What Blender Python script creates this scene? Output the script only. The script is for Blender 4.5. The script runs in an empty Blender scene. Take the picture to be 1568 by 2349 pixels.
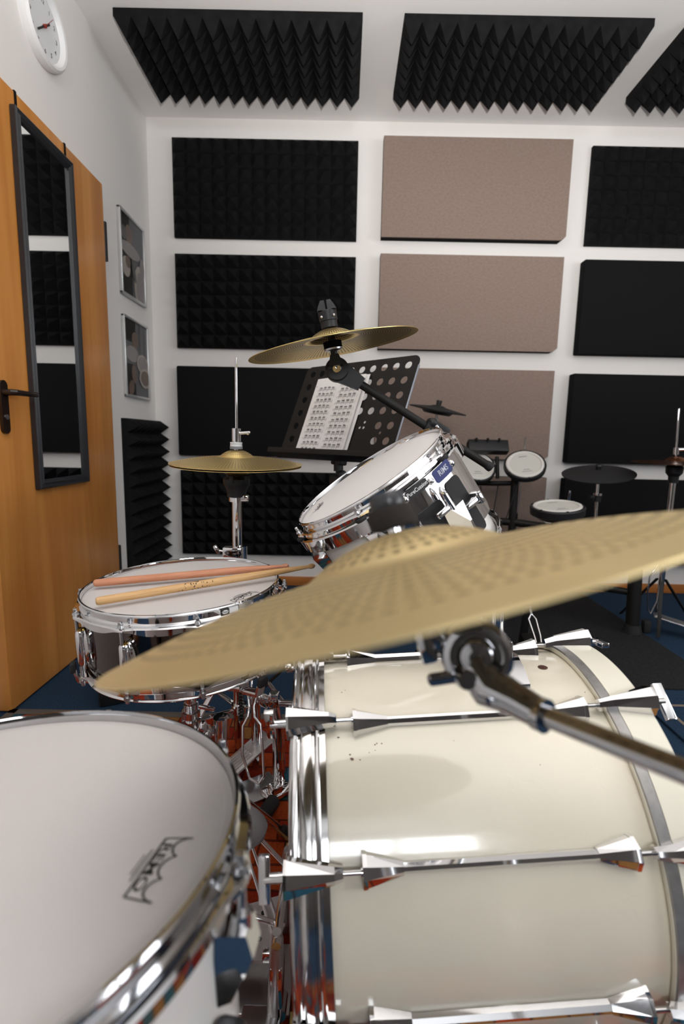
import bpy, bmesh, math, random
from mathutils import Vector, Matrix
random.seed(7)
S = bpy.context.scene
COL = S.collection
PI = math.pi
def R(d): return math.radians(d)
def V(*a): return Vector(a)

# ------------------------------------------------------------------ helpers
class MB:
    """collects shapes and links them as ONE mesh object"""
    def __init__(s): s.v=[]; s.f=[]; s.m=[]
    def add(s, vs, fs, mat=0, M=None):
        n=len(s.v)
        for p in vs:
            p=Vector(p)
            s.v.append(tuple(M@p) if M else tuple(p))
        for f in fs: s.f.append(tuple(i+n for i in f)); s.m.append(mat)
        return s
    def box(s, c, d, M=None, bev=0.0, mat=0, seg=2):
        bm=bmesh.new(); bmesh.ops.create_cube(bm,size=1.0)
        for v in bm.verts: v.co=Vector((v.co.x*d[0],v.co.y*d[1],v.co.z*d[2]))
        if bev>0: bmesh.ops.bevel(bm,geom=list(bm.edges),offset=min(bev,min(d)*.49),segments=seg,profile=.5,affect='EDGES')
        bm.verts.index_update()
        vs=[(v.co+Vector(c)) if M is None else v.co.copy() for v in bm.verts]
        fs=[[v.index for v in f.verts] for f in bm.faces]; bm.free()
        if M is not None: M=Matrix.Translation(Vector(c))@M.to_4x4()
        return s.add(vs,fs,mat,M)
    def bar(s,p0,p1,w,t,up=(0,0,1),bev=0.0,mat=0):
        p0=Vector(p0);p1=Vector(p1);x=(p1-p0);L=x.length;x.normalize()
        y=Vector(up).cross(x)
        if y.length<1e-5: y=Vector((0,1,0)).cross(x)
        y.normalize(); z=x.cross(y)
        M=Matrix((x,y,z)).transposed()
        return s.box((p0+p1)/2,(L,w,t),M,bev,mat)
    def loft(s, loops, caps=True, closed=True, mat=0, M=None):
        n=len(loops[0]); vs=[p for l in loops for p in l]; fs=[]
        for i in range(len(loops)-1):
            for j in range(n if closed else n-1):
                a=i*n+j;b=i*n+(j+1)%n; fs.append((a,b,b+n,a+n))
        if caps: fs.append(tuple(range(n))[::-1]); fs.append(tuple((len(loops)-1)*n+j for j in range(n)))
        return s.add(vs,fs,mat,M)
    def tube(s, pts, r, seg=14, mat=0, caps=True, M=None):
        P=[Vector(p) for p in pts]; n=len(P); rs=r if isinstance(r,(list,tuple)) else [r]*n
        T=[]
        for i in range(n):
            t=(P[min(i+1,n-1)]-P[i]).normalized()+(P[i]-P[max(i-1,0)]).normalized() if 0<i<n-1 else (P[min(i+1,n-1)]-P[max(i-1,0)])
            T.append(t.normalized() if t.length>1e-9 else Vector((0,0,1)))
        u=T[0].orthogonal().normalized(); loops=[]
        for i in range(n):
            u=(u-T[i]*u.dot(T[i])); u=u.normalized() if u.length>1e-6 else T[i].orthogonal().normalized()
            w=T[i].cross(u)
            loops.append([P[i]+(u*math.cos(a)+w*math.sin(a))*rs[i] for a in [2*PI*k/seg for k in range(seg)]])
        return s.loft(loops,caps,True,mat,M)
    def cyl(s,p0,p1,r0,r1=None,seg=24,mat=0,M=None): return s.tube([p0,p1],[r0,r0 if r1 is None else r1],seg,mat,True,M)
    def lathe(s, prof, seg=96, M=None, mod=None, mat=0, closed=False):
        """prof: (r,z) pairs turned about z; mod(theta,r,z)->(r,z)"""
        loops=[]
        for k in range(seg):
            a=2*PI*k/seg; l=[]
            for (r,z) in prof:
                if mod: r,z=mod(a,r,z)
                l.append((r*math.cos(a),r*math.sin(a),z))
            loops.append(l)
        n=len(prof); vs=[p for l in loops for p in l]; fs=[]
        for k in range(seg):
            k2=(k+1)%seg
            for j in range(n if closed else n-1):
                j2=(j+1)%n; fs.append((k*n+j,k2*n+j,k2*n+j2,k*n+j2))
        return s.add(vs,fs,mat,M)
    def disc(s,r,z,seg=96,mat=0,M=None):
        return s.add([(r*math.cos(2*PI*k/seg),r*math.sin(2*PI*k/seg),z) for k in range(seg)],[tuple(range(seg))],mat,M)
    def ball(s,c,r,seg=16,mat=0,sc=(1,1,1)):
        rings=seg//2; loops=[]
        for i in range(1,rings):
            t=PI*i/rings
            loops.append([(c[0]+sc[0]*r*math.sin(t)*math.cos(2*PI*k/seg),c[1]+sc[1]*r*math.sin(t)*math.sin(2*PI*k/seg),c[2]-sc[2]*r*math.cos(t)) for k in range(seg)])
        return s.loft(loops,True,True,mat)
    def prism(s,poly,z0,z1,M=None,mat=0):
        n=len(poly); vs=[(x,y,z0) for x,y in poly]+[(x,y,z1) for x,y in poly]
        fs=[tuple(range(n))[::-1],tuple(range(n,2*n))]+[(i,(i+1)%n,(i+1)%n+n,i+n) for i in range(n)]
        return s.add(vs,fs,mat,M)
    def build(s,name,mats,parent=None,sharp=32,world=False):
        me=bpy.data.meshes.new(name)
        vs=s.v
        if world and parent is not None:
            W=Matrix.Identity(4); p=parent
            while p is not None: W=p.matrix_basis@W; p=p.parent
            I=W.inverted(); vs=[tuple(I@Vector(p)) for p in vs]
        me.from_pydata(vs,[],s.f)
        bm=bmesh.new(); bm.from_mesh(me); bmesh.ops.recalc_face_normals(bm,faces=bm.faces); bm.to_mesh(me); bm.free()
        if not isinstance(mats,(list,tuple)): mats=[mats]
        for m in mats: me.materials.append(m)
        for p,mi in zip(me.polygons,s.m): p.material_index=mi
        for p in me.polygons: p.use_smooth=True
        try: me.set_sharp_from_angle(angle=R(sharp))
        except Exception: pass
        o=bpy.data.objects.new(name,me); COL.objects.link(o)
        if parent is not None: o.parent=parent
        return o

def tag(o,label=None,cat=None,group=None,kind=None):
    if label: o['label']=label
    if cat: o['category']=cat
    if group: o['group']=group
    if kind: o['kind']=kind
    return o
def thing(name,label,cat,M=None,group=None):
    o=bpy.data.objects.new(name,None); COL.objects.link(o); o.empty_display_size=.05
    if M is not None: o.matrix_basis=M if isinstance(M,Matrix) else Matrix.Translation(Vector(M))
    return tag(o,label,cat,group)
def struct(o): o['kind']='structure'; return o
def frame(o,x,z):
    """matrix with origin o, z axis z, x axis near x"""
    z=Vector(z).normalized(); x=Vector(x); x=(x-z*x.dot(z)).normalized(); y=z.cross(x)
    M=Matrix((x,y,z)).transposed().to_4x4(); M.translation=Vector(o); return M
def dup(o,parent=None):
    c=o.copy(); COL.objects.link(c)
    if parent is not None: c.parent=parent
    for ch in list(o.children): dup(ch,c)
    return c
def text_flat(s,size,bold=0.0,shear=0.0):
    cu=bpy.data.curves.new('lettering','FONT'); cu.body=s; cu.size=1.0; cu.align_x='CENTER'; cu.align_y='CENTER'; cu.offset=min(bold/size,.012); cu.shear=shear; cu.resolution_u=3
    ob=bpy.data.objects.new('lettering',cu); COL.objects.link(ob); bpy.context.view_layer.update()
    me=bpy.data.meshes.new_from_object(ob.evaluated_get(bpy.context.evaluated_depsgraph_get()))
    vs=[tuple(v.co*size) for v in me.vertices]; fs=[tuple(p.vertices) for p in me.polygons]
    bpy.data.objects.remove(ob); bpy.data.curves.remove(cu); bpy.data.meshes.remove(me)
    return vs,fs

# ------------------------------------------------------------------ materials
def mat(name,col,rough=.5,metal=0.0,coat=0.0,spec=None,noise=None,bump=None,sheen=0,emit=None,es=1.0):
    """noise=(scale,amount,(sx,sy,sz)) colour variation; bump=(scale,strength)"""
    m=bpy.data.materials.new(name); m.use_nodes=True; nt=m.node_tree; b=nt.nodes['Principled BSDF']
    b.inputs['Base Color'].default_value=(*col,1); b.inputs['Roughness'].default_value=rough; b.inputs['Metallic'].default_value=metal
    if coat: b.inputs['Coat Weight'].default_value=coat; b.inputs['Coat Roughness'].default_value=.08
    if spec is not None: b.inputs['Specular IOR Level'].default_value=spec
    if sheen: b.inputs['Sheen Weight'].default_value=sheen
    if emit: b.inputs['Emission Color'].default_value=(*emit,1); b.inputs['Emission Strength'].default_value=es
    tc=None
    if noise or bump: tc=nt.nodes.new('ShaderNodeTexCoord')
    if noise:
        sc,am,st=noise
        mp=nt.nodes.new('ShaderNodeMapping'); mp.inputs['Scale'].default_value=st; nt.links.new(tc.outputs['Object'],mp.inputs[0])
        n=nt.nodes.new('ShaderNodeTexNoise'); n.inputs['Scale'].default_value=sc; n.inputs['Detail'].default_value=5; nt.links.new(mp.outputs[0],n.inputs['Vector'])
        cr=nt.nodes.new('ShaderNodeValToRGB'); cr.color_ramp.elements[0].position=.3; cr.color_ramp.elements[1].position=.7
        cr.color_ramp.elements[0].color=tuple(c*(1-am) for c in col)+(1,); cr.color_ramp.elements[1].color=tuple(min(1,c*(1+am)) for c in col)+(1,)
        nt.links.new(n.outputs['Fac'],cr.inputs[0]); nt.links.new(cr.outputs[0],b.inputs['Base Color'])
    if bump:
        n2=nt.nodes.new('ShaderNodeTexNoise'); n2.inputs['Scale'].default_value=bump[0]; n2.inputs['Detail'].default_value=4; nt.links.new(tc.outputs['Object'],n2.inputs['Vector'])
        bp=nt.nodes.new('ShaderNodeBump'); bp.inputs['Strength'].default_value=bump[1]; bp.inputs['Distance'].default_value=.002
        nt.links.new(n2.outputs['Fac'],bp.inputs['Height']); nt.links.new(bp.outputs[0],b.inputs['Normal'])
    return m
def N(nt,op,a,b=None,c=None):
    n=nt.nodes.new('ShaderNodeMath'); n.operation=op
    for i,x in enumerate((a,b,c)):
        if x is None: continue
        if isinstance(x,(int,float)): n.inputs[i].default_value=x
        else: nt.links.new(x,n.inputs[i])
    return n.outputs[0]

WALL=mat('white_plaster',(.80,.774,.748),.85,bump=(90,.12))
WALLK=mat('darkened_unseen_wall',(.075,.066,.06),.9,noise=(2.5,.35,(1,1,1)))  # unseen wall behind the camera, darkened so the chrome reflects dark
WALLD=mat('toned_down_unseen_wall',(.40,.365,.335),.9,noise=(2.5,.35,(1,1,1)))  # unseen right wall, tone lowered to limit fill light and chrome glare
CEIL=mat('ceiling_paint',(.80,.788,.772),.9,bump=(60,.08))
CARPET=mat('blue_carpet',(.020,.042,.078),.95,noise=(260,.45,(1,1,1)),bump=(300,.6),spec=.1)
MATC=mat('charcoal_mat',(.022,.022,.023),.95,noise=(200,.4,(1,1,1)),bump=(260,.5),spec=.1)
BASEW=mat('baseboard_wood',(.42,.15,.035),.35,noise=(3,.2,(1,1,12)))
FOAM=mat('black_foam',(.0085,.0085,.009),.9,noise=(30,.3,(1,1,1)),bump=(900,.3),spec=.12)
FLATB=mat('black_fabric',(.010,.010,.0105),.95,bump=(900,.3),spec=.08)
FELT=mat('beige_felt',(.262,.196,.164),.95,noise=(70,.09,(1,1.6,1)),bump=(500,.4),spec=.08)
CHROME=mat('chrome',(.76,.76,.775),.05,1.0)
CHROME2=mat('worn_chrome',(.62,.61,.605),.14,1.0,noise=(40,.18,(1,1,1)),bump=(35,.05))
STEEL=mat('dull_steel',(.55,.55,.56),.28,1.0)
ALU=mat('cast_aluminium',(.62,.61,.62),.38,1.0,noise=(60,.12,(1,1,1)))
NICKEL=mat('black_nickel',(.115,.10,.095),.07,1.0)
DCHROME=mat('darkened_chrome',(.50,.50,.515),.06,1.0)  # darker copy of the chrome, dark reflections put into its colour
BRASS=mat('brass',(.6,.38,.1),.25,1.0)
BLACKM=mat('black_painted_metal',(.010,.009,.0085),.5,spec=.3)
BLACKP=mat('black_plastic',(.013,.013,.014),.45,spec=.4)
RUBBER=mat('black_rubber',(.012,.012,.013),.75)
HEAD=mat('shaded_drumhead',(.595,.562,.550),.7,bump=(700,.25))  # darker copy of the coated head, shading put into its colour
HEADT=mat('lit_drumhead',(.74,.71,.70),.7,bump=(700,.25))  # lighter copy for the tilted rack tom, stronger light put into its colour
INK=mat('black_ink',(.02,.02,.02),.6)
WHITEINK=mat('white_lettering',(.85,.85,.85),.5)
BLUEB=mat('blue_badge',(.010,.020,.13),.55)
CREAM=mat('cream_lacquer',(.80,.74,.605),.25,coat=1.0,noise=(5,.05,(1,1,1)),bump=(110,.13))
CREAMH=mat('cream_hoop_lacquer',(.82,.78,.66),.3,coat=.3)
WHITESH=mat('white_shell',(.83,.81,.78),.25,coat=.4)
INLAY=mat('metal_inlay',(.36,.35,.34),.32,.7,noise=(60,.15,(1,1,1)))
GRAYF=mat('gray_felt',(.24,.24,.25),.8,bump=(500,.4))
MESH=mat('mesh_drumhead',(.62,.61,.56),.7)
WRIM=mat('white_rim',(.72,.70,.66),.5)
WHITEP=mat('white_plastic',(.82,.82,.81),.35)
DARKH=mat('dark_hole',(.06,.02,.01),.8)
PAPER=mat('paper',(.84,.82,.81),.7)
MIRROR=mat('mirror_glass',(.86,.88,.88),.005,1.0)
FRAMEB=mat('black_frame',(.018,.020,.024),.33)
HANDLEB=mat('brown_black_handle',(.018,.010,.008),.16)
ALUF=mat('silver_frame',(.62,.63,.63),.3,.6)
BROWNC=mat('brown_bronze',(.20,.075,.03),.3,1.0)
CLOCKW=mat('clock_white',(.80,.80,.80),.35)
CLOCKF=mat('clock_face',(.70,.71,.72),.5)
RED=mat('red_hand',(.32,.03,.02),.4)
WINFR=mat('window_frame_white',(.8,.8,.8),.4)
SKYP=mat('daylight_pane',(0,0,0),.5,emit=(.93,.96,1.0),es=1.0)

def wood_door():
    m=bpy.data.materials.new('orange_alder_veneer'); m.use_nodes=True; nt=m.node_tree; b=nt.nodes['Principled BSDF']
    tc=nt.nodes.new('ShaderNodeTexCoord'); mp=nt.nodes.new('ShaderNodeMapping'); mp.inputs['Scale'].default_value=(1,9,.7); nt.links.new(tc.outputs['Object'],mp.inputs[0])
    n=nt.nodes.new('ShaderNodeTexNoise'); n.inputs['Scale'].default_value=1.6; n.inputs['Detail'].default_value=5; n.inputs['Distortion'].default_value=.5; nt.links.new(mp.outputs[0],n.inputs['Vector'])
    cr=nt.nodes.new('ShaderNodeValToRGB'); e=cr.color_ramp.elements; e[0].position=.3; e[0].color=(.52,.195,.036,1); e[1].position=.72; e[1].color=(.73,.32,.080,1)
    nt.links.new(n.outputs['Fac'],cr.inputs[0])
    # fine grain
    mp2=nt.nodes.new('ShaderNodeMapping'); mp2.inputs['Scale'].default_value=(1,160,5); nt.links.new(tc.outputs['Object'],mp2.inputs[0])
    n2=nt.nodes.new('ShaderNodeTexNoise'); n2.inputs['Scale'].default_value=1; n2.inputs['Detail'].default_value=3; nt.links.new(mp2.outputs[0],n2.inputs['Vector'])
    mx=nt.nodes.new('ShaderNodeMix'); mx.data_type='RGBA'; mx.blend_type='MULTIPLY'; mx.inputs[0].default_value=.25
    nt.links.new(cr.outputs[0],mx.inputs[6]); nt.links.new(n2.outputs['Color'],mx.inputs[7])
    cr2=nt.nodes.new('ShaderNodeValToRGB'); cr2.color_ramp.elements[0].color=(.7,.7,.7,1); cr2.color_ramp.elements[1].color=(1,1,1,1); nt.links.new(n2.outputs['Fac'],cr2.inputs[0]); nt.links.new(cr2.outputs[0],mx.inputs[7])
    nt.links.new(mx.outputs[2],b.inputs['Base Color']); b.inputs['Roughness'].default_value=.36
    return m
DOORW=wood_door()
def stick_wood(name,c0,c1,axis):
    m=bpy.data.materials.new(name); m.use_nodes=True; nt=m.node_tree; b=nt.nodes['Principled BSDF']
    tc=nt.nodes.new('ShaderNodeTexCoord'); mp=nt.nodes.new('ShaderNodeMapping'); mp.inputs['Scale'].default_value=(500,500,14); nt.links.new(tc.outputs['Object'],mp.inputs[0])
    n=nt.nodes.new('ShaderNodeTexNoise'); n.inputs['Scale'].default_value=1; n.inputs['Detail'].default_value=4; nt.links.new(mp.outputs[0],n.inputs['Vector'])
    cr=nt.nodes.new('ShaderNodeValToRGB'); e=cr.color_ramp.elements; e[0].position=.35; e[0].color=(*c0,1); e[1].position=.65; e[1].color=(*c1,1)
    nt.links.new(n.outputs['Fac'],cr.inputs[0]); nt.links.new(cr.outputs[0],b.inputs['Base Color']); b.inputs['Roughness'].default_value=.5
    return m
STICK1=stick_wood('pink_hickory',(.50,.20,.105),(.62,.28,.16),2)
STICK2=stick_wood('pale_hickory',(.55,.31,.12),(.68,.43,.20),2)
def perforated(name,base,dark,rough,Rc,rb,step=.0052,hole=.0016,n1=46,n2=110,step1=None,plain=.93):
    """satin cymbal metal with rings of small drilled holes (object space, z = axis)"""
    m=bpy.data.materials.new(name); m.use_nodes=True; nt=m.node_tree; b=nt.nodes['Principled BSDF']
    tc=nt.nodes.new('ShaderNodeTexCoord'); sp=nt.nodes.new('ShaderNodeSeparateXYZ'); nt.links.new(tc.outputs['Object'],sp.inputs[0])
    x,y=sp.outputs[0],sp.outputs[1]
    r=N(nt,'SQRT',N(nt,'ADD',N(nt,'MULTIPLY',x,x),N(nt,'MULTIPLY',y,y)))
    ang=N(nt,'DIVIDE',N(nt,'ARCTAN2',y,x),2*PI)
    outer=N(nt,'GREATER_THAN',r,rb)
    cnt=N(nt,'ADD',N(nt,'MULTIPLY',outer,n2-n1),n1)
    stp=N(nt,'ADD',N(nt,'MULTIPLY',outer,step-(step1 or step)),step1 or step)
    u=N(nt,'SUBTRACT',N(nt,'FRACT',N(nt,'MULTIPLY',ang,cnt)),.5)
    v=N(nt,'SUBTRACT',N(nt,'FRACT',N(nt,'DIVIDE',r,stp)),.5)
    du=N(nt,'DIVIDE',N(nt,'MULTIPLY',N(nt,'MULTIPLY',u,r),2*PI),cnt)
    dv=N(nt,'MULTIPLY',v,stp)
    d=N(nt,'SQRT',N(nt,'ADD',N(nt,'MULTIPLY',du,du),N(nt,'MULTIPLY',dv,dv)))
    h=N(nt,'LESS_THAN',d,hole)
    band=N(nt,'MULTIPLY',N(nt,'LESS_THAN',r,Rc*plain),N(nt,'GREATER_THAN',r,Rc*.09))
    edge=N(nt,'GREATER_THAN',N(nt,'ABSOLUTE',N(nt,'SUBTRACT',r,rb)),.006)
    h=N(nt,'MULTIPLY',N(nt,'MULTIPLY',h,band),edge)
    n=nt.nodes.new('ShaderNodeTexNoise'); n.inputs['Scale'].default_value=25; nt.links.new(tc.outputs['Object'],n.inputs['Vector'])
    cr=nt.nodes.new('ShaderNodeValToRGB'); cr.color_ramp.elements[0].color=tuple(c*.93 for c in base)+(1,); cr.color_ramp.elements[1].color=tuple(min(1,c*1.07) for c in base)+(1,)
    nt.links.new(n.outputs['Fac'],cr.inputs[0])
    mx=nt.nodes.new('ShaderNodeMix'); mx.data_type='RGBA'; nt.links.new(h,mx.inputs[0]); nt.links.new(cr.outputs[0],mx.inputs[6]); mx.inputs[7].default_value=(*dark,1)
    nt.links.new(mx.outputs[2],b.inputs['Base Color'])
    b.inputs['Roughness'].default_value=rough; nt.links.new(N(nt,'SUBTRACT',1.0,h),b.inputs['Metallic'])
    return m
GOLDN=perforated('gold_ride_metal',(.76,.61,.33),(.24,.17,.07),.48,.203,.0694,.0108,.0026,38,124,.0078,.885)
GOLDC=perforated('gold_crash_metal',(.86,.66,.26),(.05,.03,.01),.36,.203,.060,.0057,.0022,56,128)
GOLDH=perforated('gold_hat_metal',(.86,.66,.28),(.13,.08,.03),.40,.170,.045,.0060,.0014,50,120)
def rug_mat():
    m=bpy.data.materials.new('patchwork_rug_pile'); m.use_nodes=True; nt=m.node_tree; b=nt.nodes['Principled BSDF']
    tc=nt.nodes.new('ShaderNodeTexCoord'); sp=nt.nodes.new('ShaderNodeSeparateXYZ')
    ns=nt.nodes.new('ShaderNodeTexNoise'); ns.inputs['Scale'].default_value=9; nt.links.new(tc.outputs['Object'],ns.inputs['Vector'])
    va=nt.nodes.new('ShaderNodeVectorMath'); va.operation='MULTIPLY_ADD'; nt.links.new(ns.outputs['Color'],va.inputs[0]); va.inputs[1].default_value=(.02,.02,0); nt.links.new(tc.outputs['Object'],va.inputs[2])
    nt.links.new(va.outputs[0],sp.inputs[0])
    ys=N(nt,'DIVIDE',sp.outputs[1],.062); iy=N(nt,'FLOOR',ys)
    xs=N(nt,'ADD',N(nt,'DIVIDE',sp.outputs[0],.055),N(nt,'MULTIPLY',iy,.37)); ix=N(nt,'FLOOR',xs)
    cb=nt.nodes.new('ShaderNodeCombineXYZ'); nt.links.new(ix,cb.inputs[0]); nt.links.new(iy,cb.inputs[1])
    wn=nt.nodes.new('ShaderNodeTexWhiteNoise'); wn.noise_dimensions='2D'; nt.links.new(cb.outputs[0],wn.inputs['Vector'])
    cr=nt.nodes.new('ShaderNodeValToRGB'); cr.color_ramp.interpolation='CONSTANT'; e=cr.color_ramp.elements
    cols=[(0,(.36,.036,.011)),(.34,(.48,.075,.018)),(.55,(.22,.016,.010)),(.66,(.03,.115,.17)),(.78,(.34,.16,.05)),(.86,(.05,.13,.14)),(.93,(.30,.028,.012))]
    e[0].color=(*cols[0][1],1); e[1].position=cols[1][0]; e[1].color=(*cols[1][1],1)
    for p,c in cols[2:]: x=e.new(p); x.color=(*c,1)
    nt.links.new(wn.outputs['Value'],cr.inputs[0])
    fx=N(nt,'ABSOLUTE',N(nt,'SUBTRACT',N(nt,'FRACT',xs),.5)); fy=N(nt,'ABSOLUTE',N(nt,'SUBTRACT',N(nt,'FRACT',ys),.5))
    j=N(nt,'GREATER_THAN',N(nt,'MAXIMUM',fx,fy),.455)
    mx=nt.nodes.new('ShaderNodeMix'); mx.data_type='RGBA'; nt.links.new(N(nt,'MULTIPLY',j,.75),mx.inputs[0]); nt.links.new(cr.outputs[0],mx.inputs[6]); mx.inputs[7].default_value=(.03,.012,.01,1)
    n2=nt.nodes.new('ShaderNodeTexNoise'); n2.inputs['Scale'].default_value=180; nt.links.new(tc.outputs['Object'],n2.inputs['Vector'])
    m2=nt.nodes.new('ShaderNodeMix'); m2.data_type='RGBA'; m2.blend_type='MULTIPLY'; m2.inputs[0].default_value=.5; nt.links.new(mx.outputs[2],m2.inputs[6]); nt.links.new(n2.outputs['Fac'],m2.inputs[7])
    nt.links.new(m2.outputs[2],b.inputs['Base Color']); b.inputs['Roughness'].default_value=.95; b.inputs['Specular IOR Level'].default_value=.1
    bp=nt.nodes.new('ShaderNodeBump'); bp.inputs['Strength'].default_value=.6; bp.inputs['Distance'].default_value=.003; nt.links.new(n2.outputs['Fac'],bp.inputs['Height']); nt.links.new(bp.outputs[0],b.inputs['Normal'])
    return m
RUG=rug_mat()
RUGEDGE=mat('rug_binding',(.10,.085,.075),.9,bump=(400,.4))
BEIGE=mat('beige_yarn',(.20,.16,.12),.95)
BLUERUG=mat('blue_rug_pile',(.022,.046,.085),.95,noise=(260,.4,(1,1,1)),bump=(300,.6),spec=.1)

# ------------------------------------------------------------------ room
XL,XR,YF,YB,ZC=-1.095,3.3,-2.4,2.967,2.578
def slab(name,c,d,m): return struct(MB().box(c,d).build(name,m))
slab('floor',((XL+XR)/2,(YF+YB)/2,-.05),(XR-XL+.2,YB-YF+.2,.1),CARPET)
slab('ceiling',((XL+XR)/2,(YF+YB)/2,ZC+.05),(XR-XL+.2,YB-YF+.2,.1),CEIL)
slab('wall_left',(XL-.05,(YF+YB)/2,ZC/2),(.1,YB-YF+.2,ZC),WALL)
slab('wall_back',((XL+XR)/2,YB+.05,ZC/2),(XR-XL,.1,ZC),WALL)
def wall_hole(name,ax,pos,a0,a1,h0,h1,w0,w1,thick):
    """wall with one window opening; ax='x' wall plane normal to x"""
    b=MB()
    def bx(u0,u1,z0,z1):
        c=((u0+u1)/2,(z0+z1)/2); d=(u1-u0,z1-z0)
        if ax=='x': b.box((pos,c[0],c[1]),(thick,d[0],d[1]))
        else: b.box((c[0],pos,c[1]),(d[0],thick,d[1]))
    bx(a0,w0,0,ZC); bx(w1,a1,0,ZC); bx(w0,w1,0,h0); bx(w0,w1,h1,ZC)
    return struct(b.build(name,WALLK if ax=='y' else WALLD))
W1=(-.20,1.00,1.72,2.36)      # window in the wall behind the camera: x0,x1,z0,z1
W2=(-1.9,.9,1.25,2.30)       # window in the right wall: y0,y1,z0,z1
wall_hole('wall_front','y',YF-.05,XL,XR,W1[2],W1[3],W1[0],W1[1],.1)
wall_hole('wall_right','x',XR+.05,YF,YB,W2[2],W2[3],W2[0],W2[1],.1)
def window(name,ax,pos,w0,w1,z0,z1,n,es):
    f=MB(); t=.05
    def bx(u0,u1,a,b_):
        if ax=='y': f.box(((u0+u1)/2,pos,(a+b_)/2),(u1-u0,.06,b_-a),bev=.006)
        else: f.box((pos,(u0+u1)/2,(a+b_)/2),(.06,u1-u0,b_-a),bev=.006)
    bx(w0,w1,z0,z0+t); bx(w0,w1,z1-t,z1)
    for i in range(n+1):
        u=w0+t/2+(w1-w0-t)*i/n; bx(u-t/2,u+t/2,z0,z1)
    o=struct(f.build(name,WINFR))
    m=SKYP.copy(); m.name='daylight_pane_'+name; m.node_tree.nodes['Principled BSDF'].inputs['Emission Strength'].default_value=es
    p=MB()
    if ax=='y': p.box(((w0+w1)/2,pos-.03,(z0+z1)/2),(w1-w0,.01,z1-z0))
    else: p.box((pos+.03,(w0+w1)/2,(z0+z1)/2),(.01,w1-w0,z1-z0))
    p.build('pane',m,o)
    return o
window('window_1','y',YF-.06,*W1,2,24.0)
window('window_2','x',XR+.06,*W2,3,10.0)
def base(name,c,d): return struct(MB().box(c,d,bev=.004).build(name,BASEW))
base('baseboard_back',((XL+XR)/2,YB-.0075,.028),(XR-XL,.015,.056))
base('baseboard_left',(XL+.0075,(YF+1.44)/2,.028),(.015,1.44-YF,.056))
base('baseboard_right',(XR-.0075,(YF+YB)/2,.028),(.015,YB-YF,.056))

# door with handle and hinges
DX=-1.0425; DY0,DY1=1.49,2.297; DZ=1.936
door=struct(MB().box((DX-.02,(DY0+DY1)/2,(DZ+.008)/2),(.04,DY1-DY0,DZ-.008),bev=.003).build('door_1',DOORW))
h=MB()
pl=[]
for k in range(40):
    a=2*PI*k/40; pl.append((.0165*math.cos(a),.0165*math.sin(a)+(.064 if math.sin(a)>0 else -.064)))
hp_M=Matrix(((0,0,1,DX),(1,0,0,1.557),(0,1,0,.966),(0,0,0,1)))
h.prism(pl,0,.010,hp_M)
hd=h.build('handle_plate',HANDLEB,door,world=True)
hl=MB()
hl.tube([(DX+.006,1.553,1.010),(DX+.040,1.553,1.010)],.010,20)
hl.tube([(DX+.034,1.548,1.010),(DX+.046,1.556,1.010),(DX+.047,1.60,1.0105),(DX+.045,1.66,1.0115),(DX+.040,1.672,1.0115)],[.0095,.0095,.0085,.008,.006],18)
hl.build('handle',HANDLEB,door,world=True)
MB().cyl((DX+.008,1.559,.936),(DX+.013,1.559,.936),.008).build('lock_cylinder',STEEL,door,world=True)
for z0,z1 in ((1.637,1.795),(.215,.371)):
    hb=MB(); hb.cyl((DX-.014,2.3175,z0),(DX-.014,2.3175,z1),.0145,seg=18); hb.box((DX-.030,2.305,(z0+z1)/2),(.012,.03,z1-z0-.02))
    hb.build('hinge',BLACKP,door,world=True)

# mirror hung over the door
mir=thing('wall_mirror','tall narrow mirror in black frame hanging on the orange wooden door','mirror',(DX+.012,1.857,.70))
my0,my1,mz0,mz1=1.690,2.024,.700,1.881
fw=.030
fr=MB()
prof=[(0,0),(.016,0),(.020,.006),(.016,.014),(.020,.020),(.014,fw),(0,fw)]
loops=[[(DX+.003+hx_,(my0+d_ if sy<0 else my1-d_),(mz0+d_ if sz<0 else mz1-d_)) for hx_,d_ in prof] for sy,sz in ((-1,-1),(1,-1),(1,1),(-1,1),(-1,-1))]
fr.loft(loops,caps=False)
fr.build('frame',FRAMEB,mir,world=True)
MB().box((DX+.007,(my0+my1)/2,(mz0+mz1)/2),(.006,my1-my0-.03,mz1-mz0-.03)).build('glass',MIRROR,mir,world=True)
for y in (1.724,2.004):
    st=MB(); st.box((DX+.002,y,(mz1+DZ)/2-.008),(.003,.009,DZ-mz1+.018)); st.box((DX-.02,y,DZ+.001),(.046,.009,.002)); st.build('hanging_strap',FLATB,mir,world=True)

# wall clock
ck=Vector((XL,1.983,2.301)); cr_=.127
clk=thing('wall_clock','round white wall clock above the orange door','clock',Matrix(((0,0,1,ck.x),(1,0,0,ck.y),(0,1,0,ck.z),(0,0,0,1))))
MB().lathe([(0,0),(cr_*.98,0),(cr_,.010),(cr_*.985,.026),(cr_*.93,.034),(cr_*.86,.032),(cr_*.80,.022),(cr_*.78,.016)],96).build('casing',CLOCKW,clk)
MB().disc(cr_*.80,.015).build('face',CLOCKF,clk)
for k in range(1,13):
    nb=MB()
    a=R(90-30*k); vs,fs=text_flat(str(k),.020,.0006); nb.add([(x+.078*math.cos(a),y+.078*math.sin(a),.0158) for x,y,z in vs],fs)
    nb.build('numeral',INK,clk)
def hand(name,deg,L,w,z,m,tail=.02):
    a=R(90-deg); d=Vector((math.cos(a),math.sin(a),0)); MB().bar(tuple(-d*tail+Vector((0,0,z))),tuple(d*L+Vector((0,0,z))),w,.001,(0,0,1)).build(name,m,clk)
hand('hour_hand',50,.045,.007,.018,INK); hand('minute_hand',229,.062,.006,.020,INK); hand('second_hand',42,.076,.0013,.022,RED)
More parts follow.
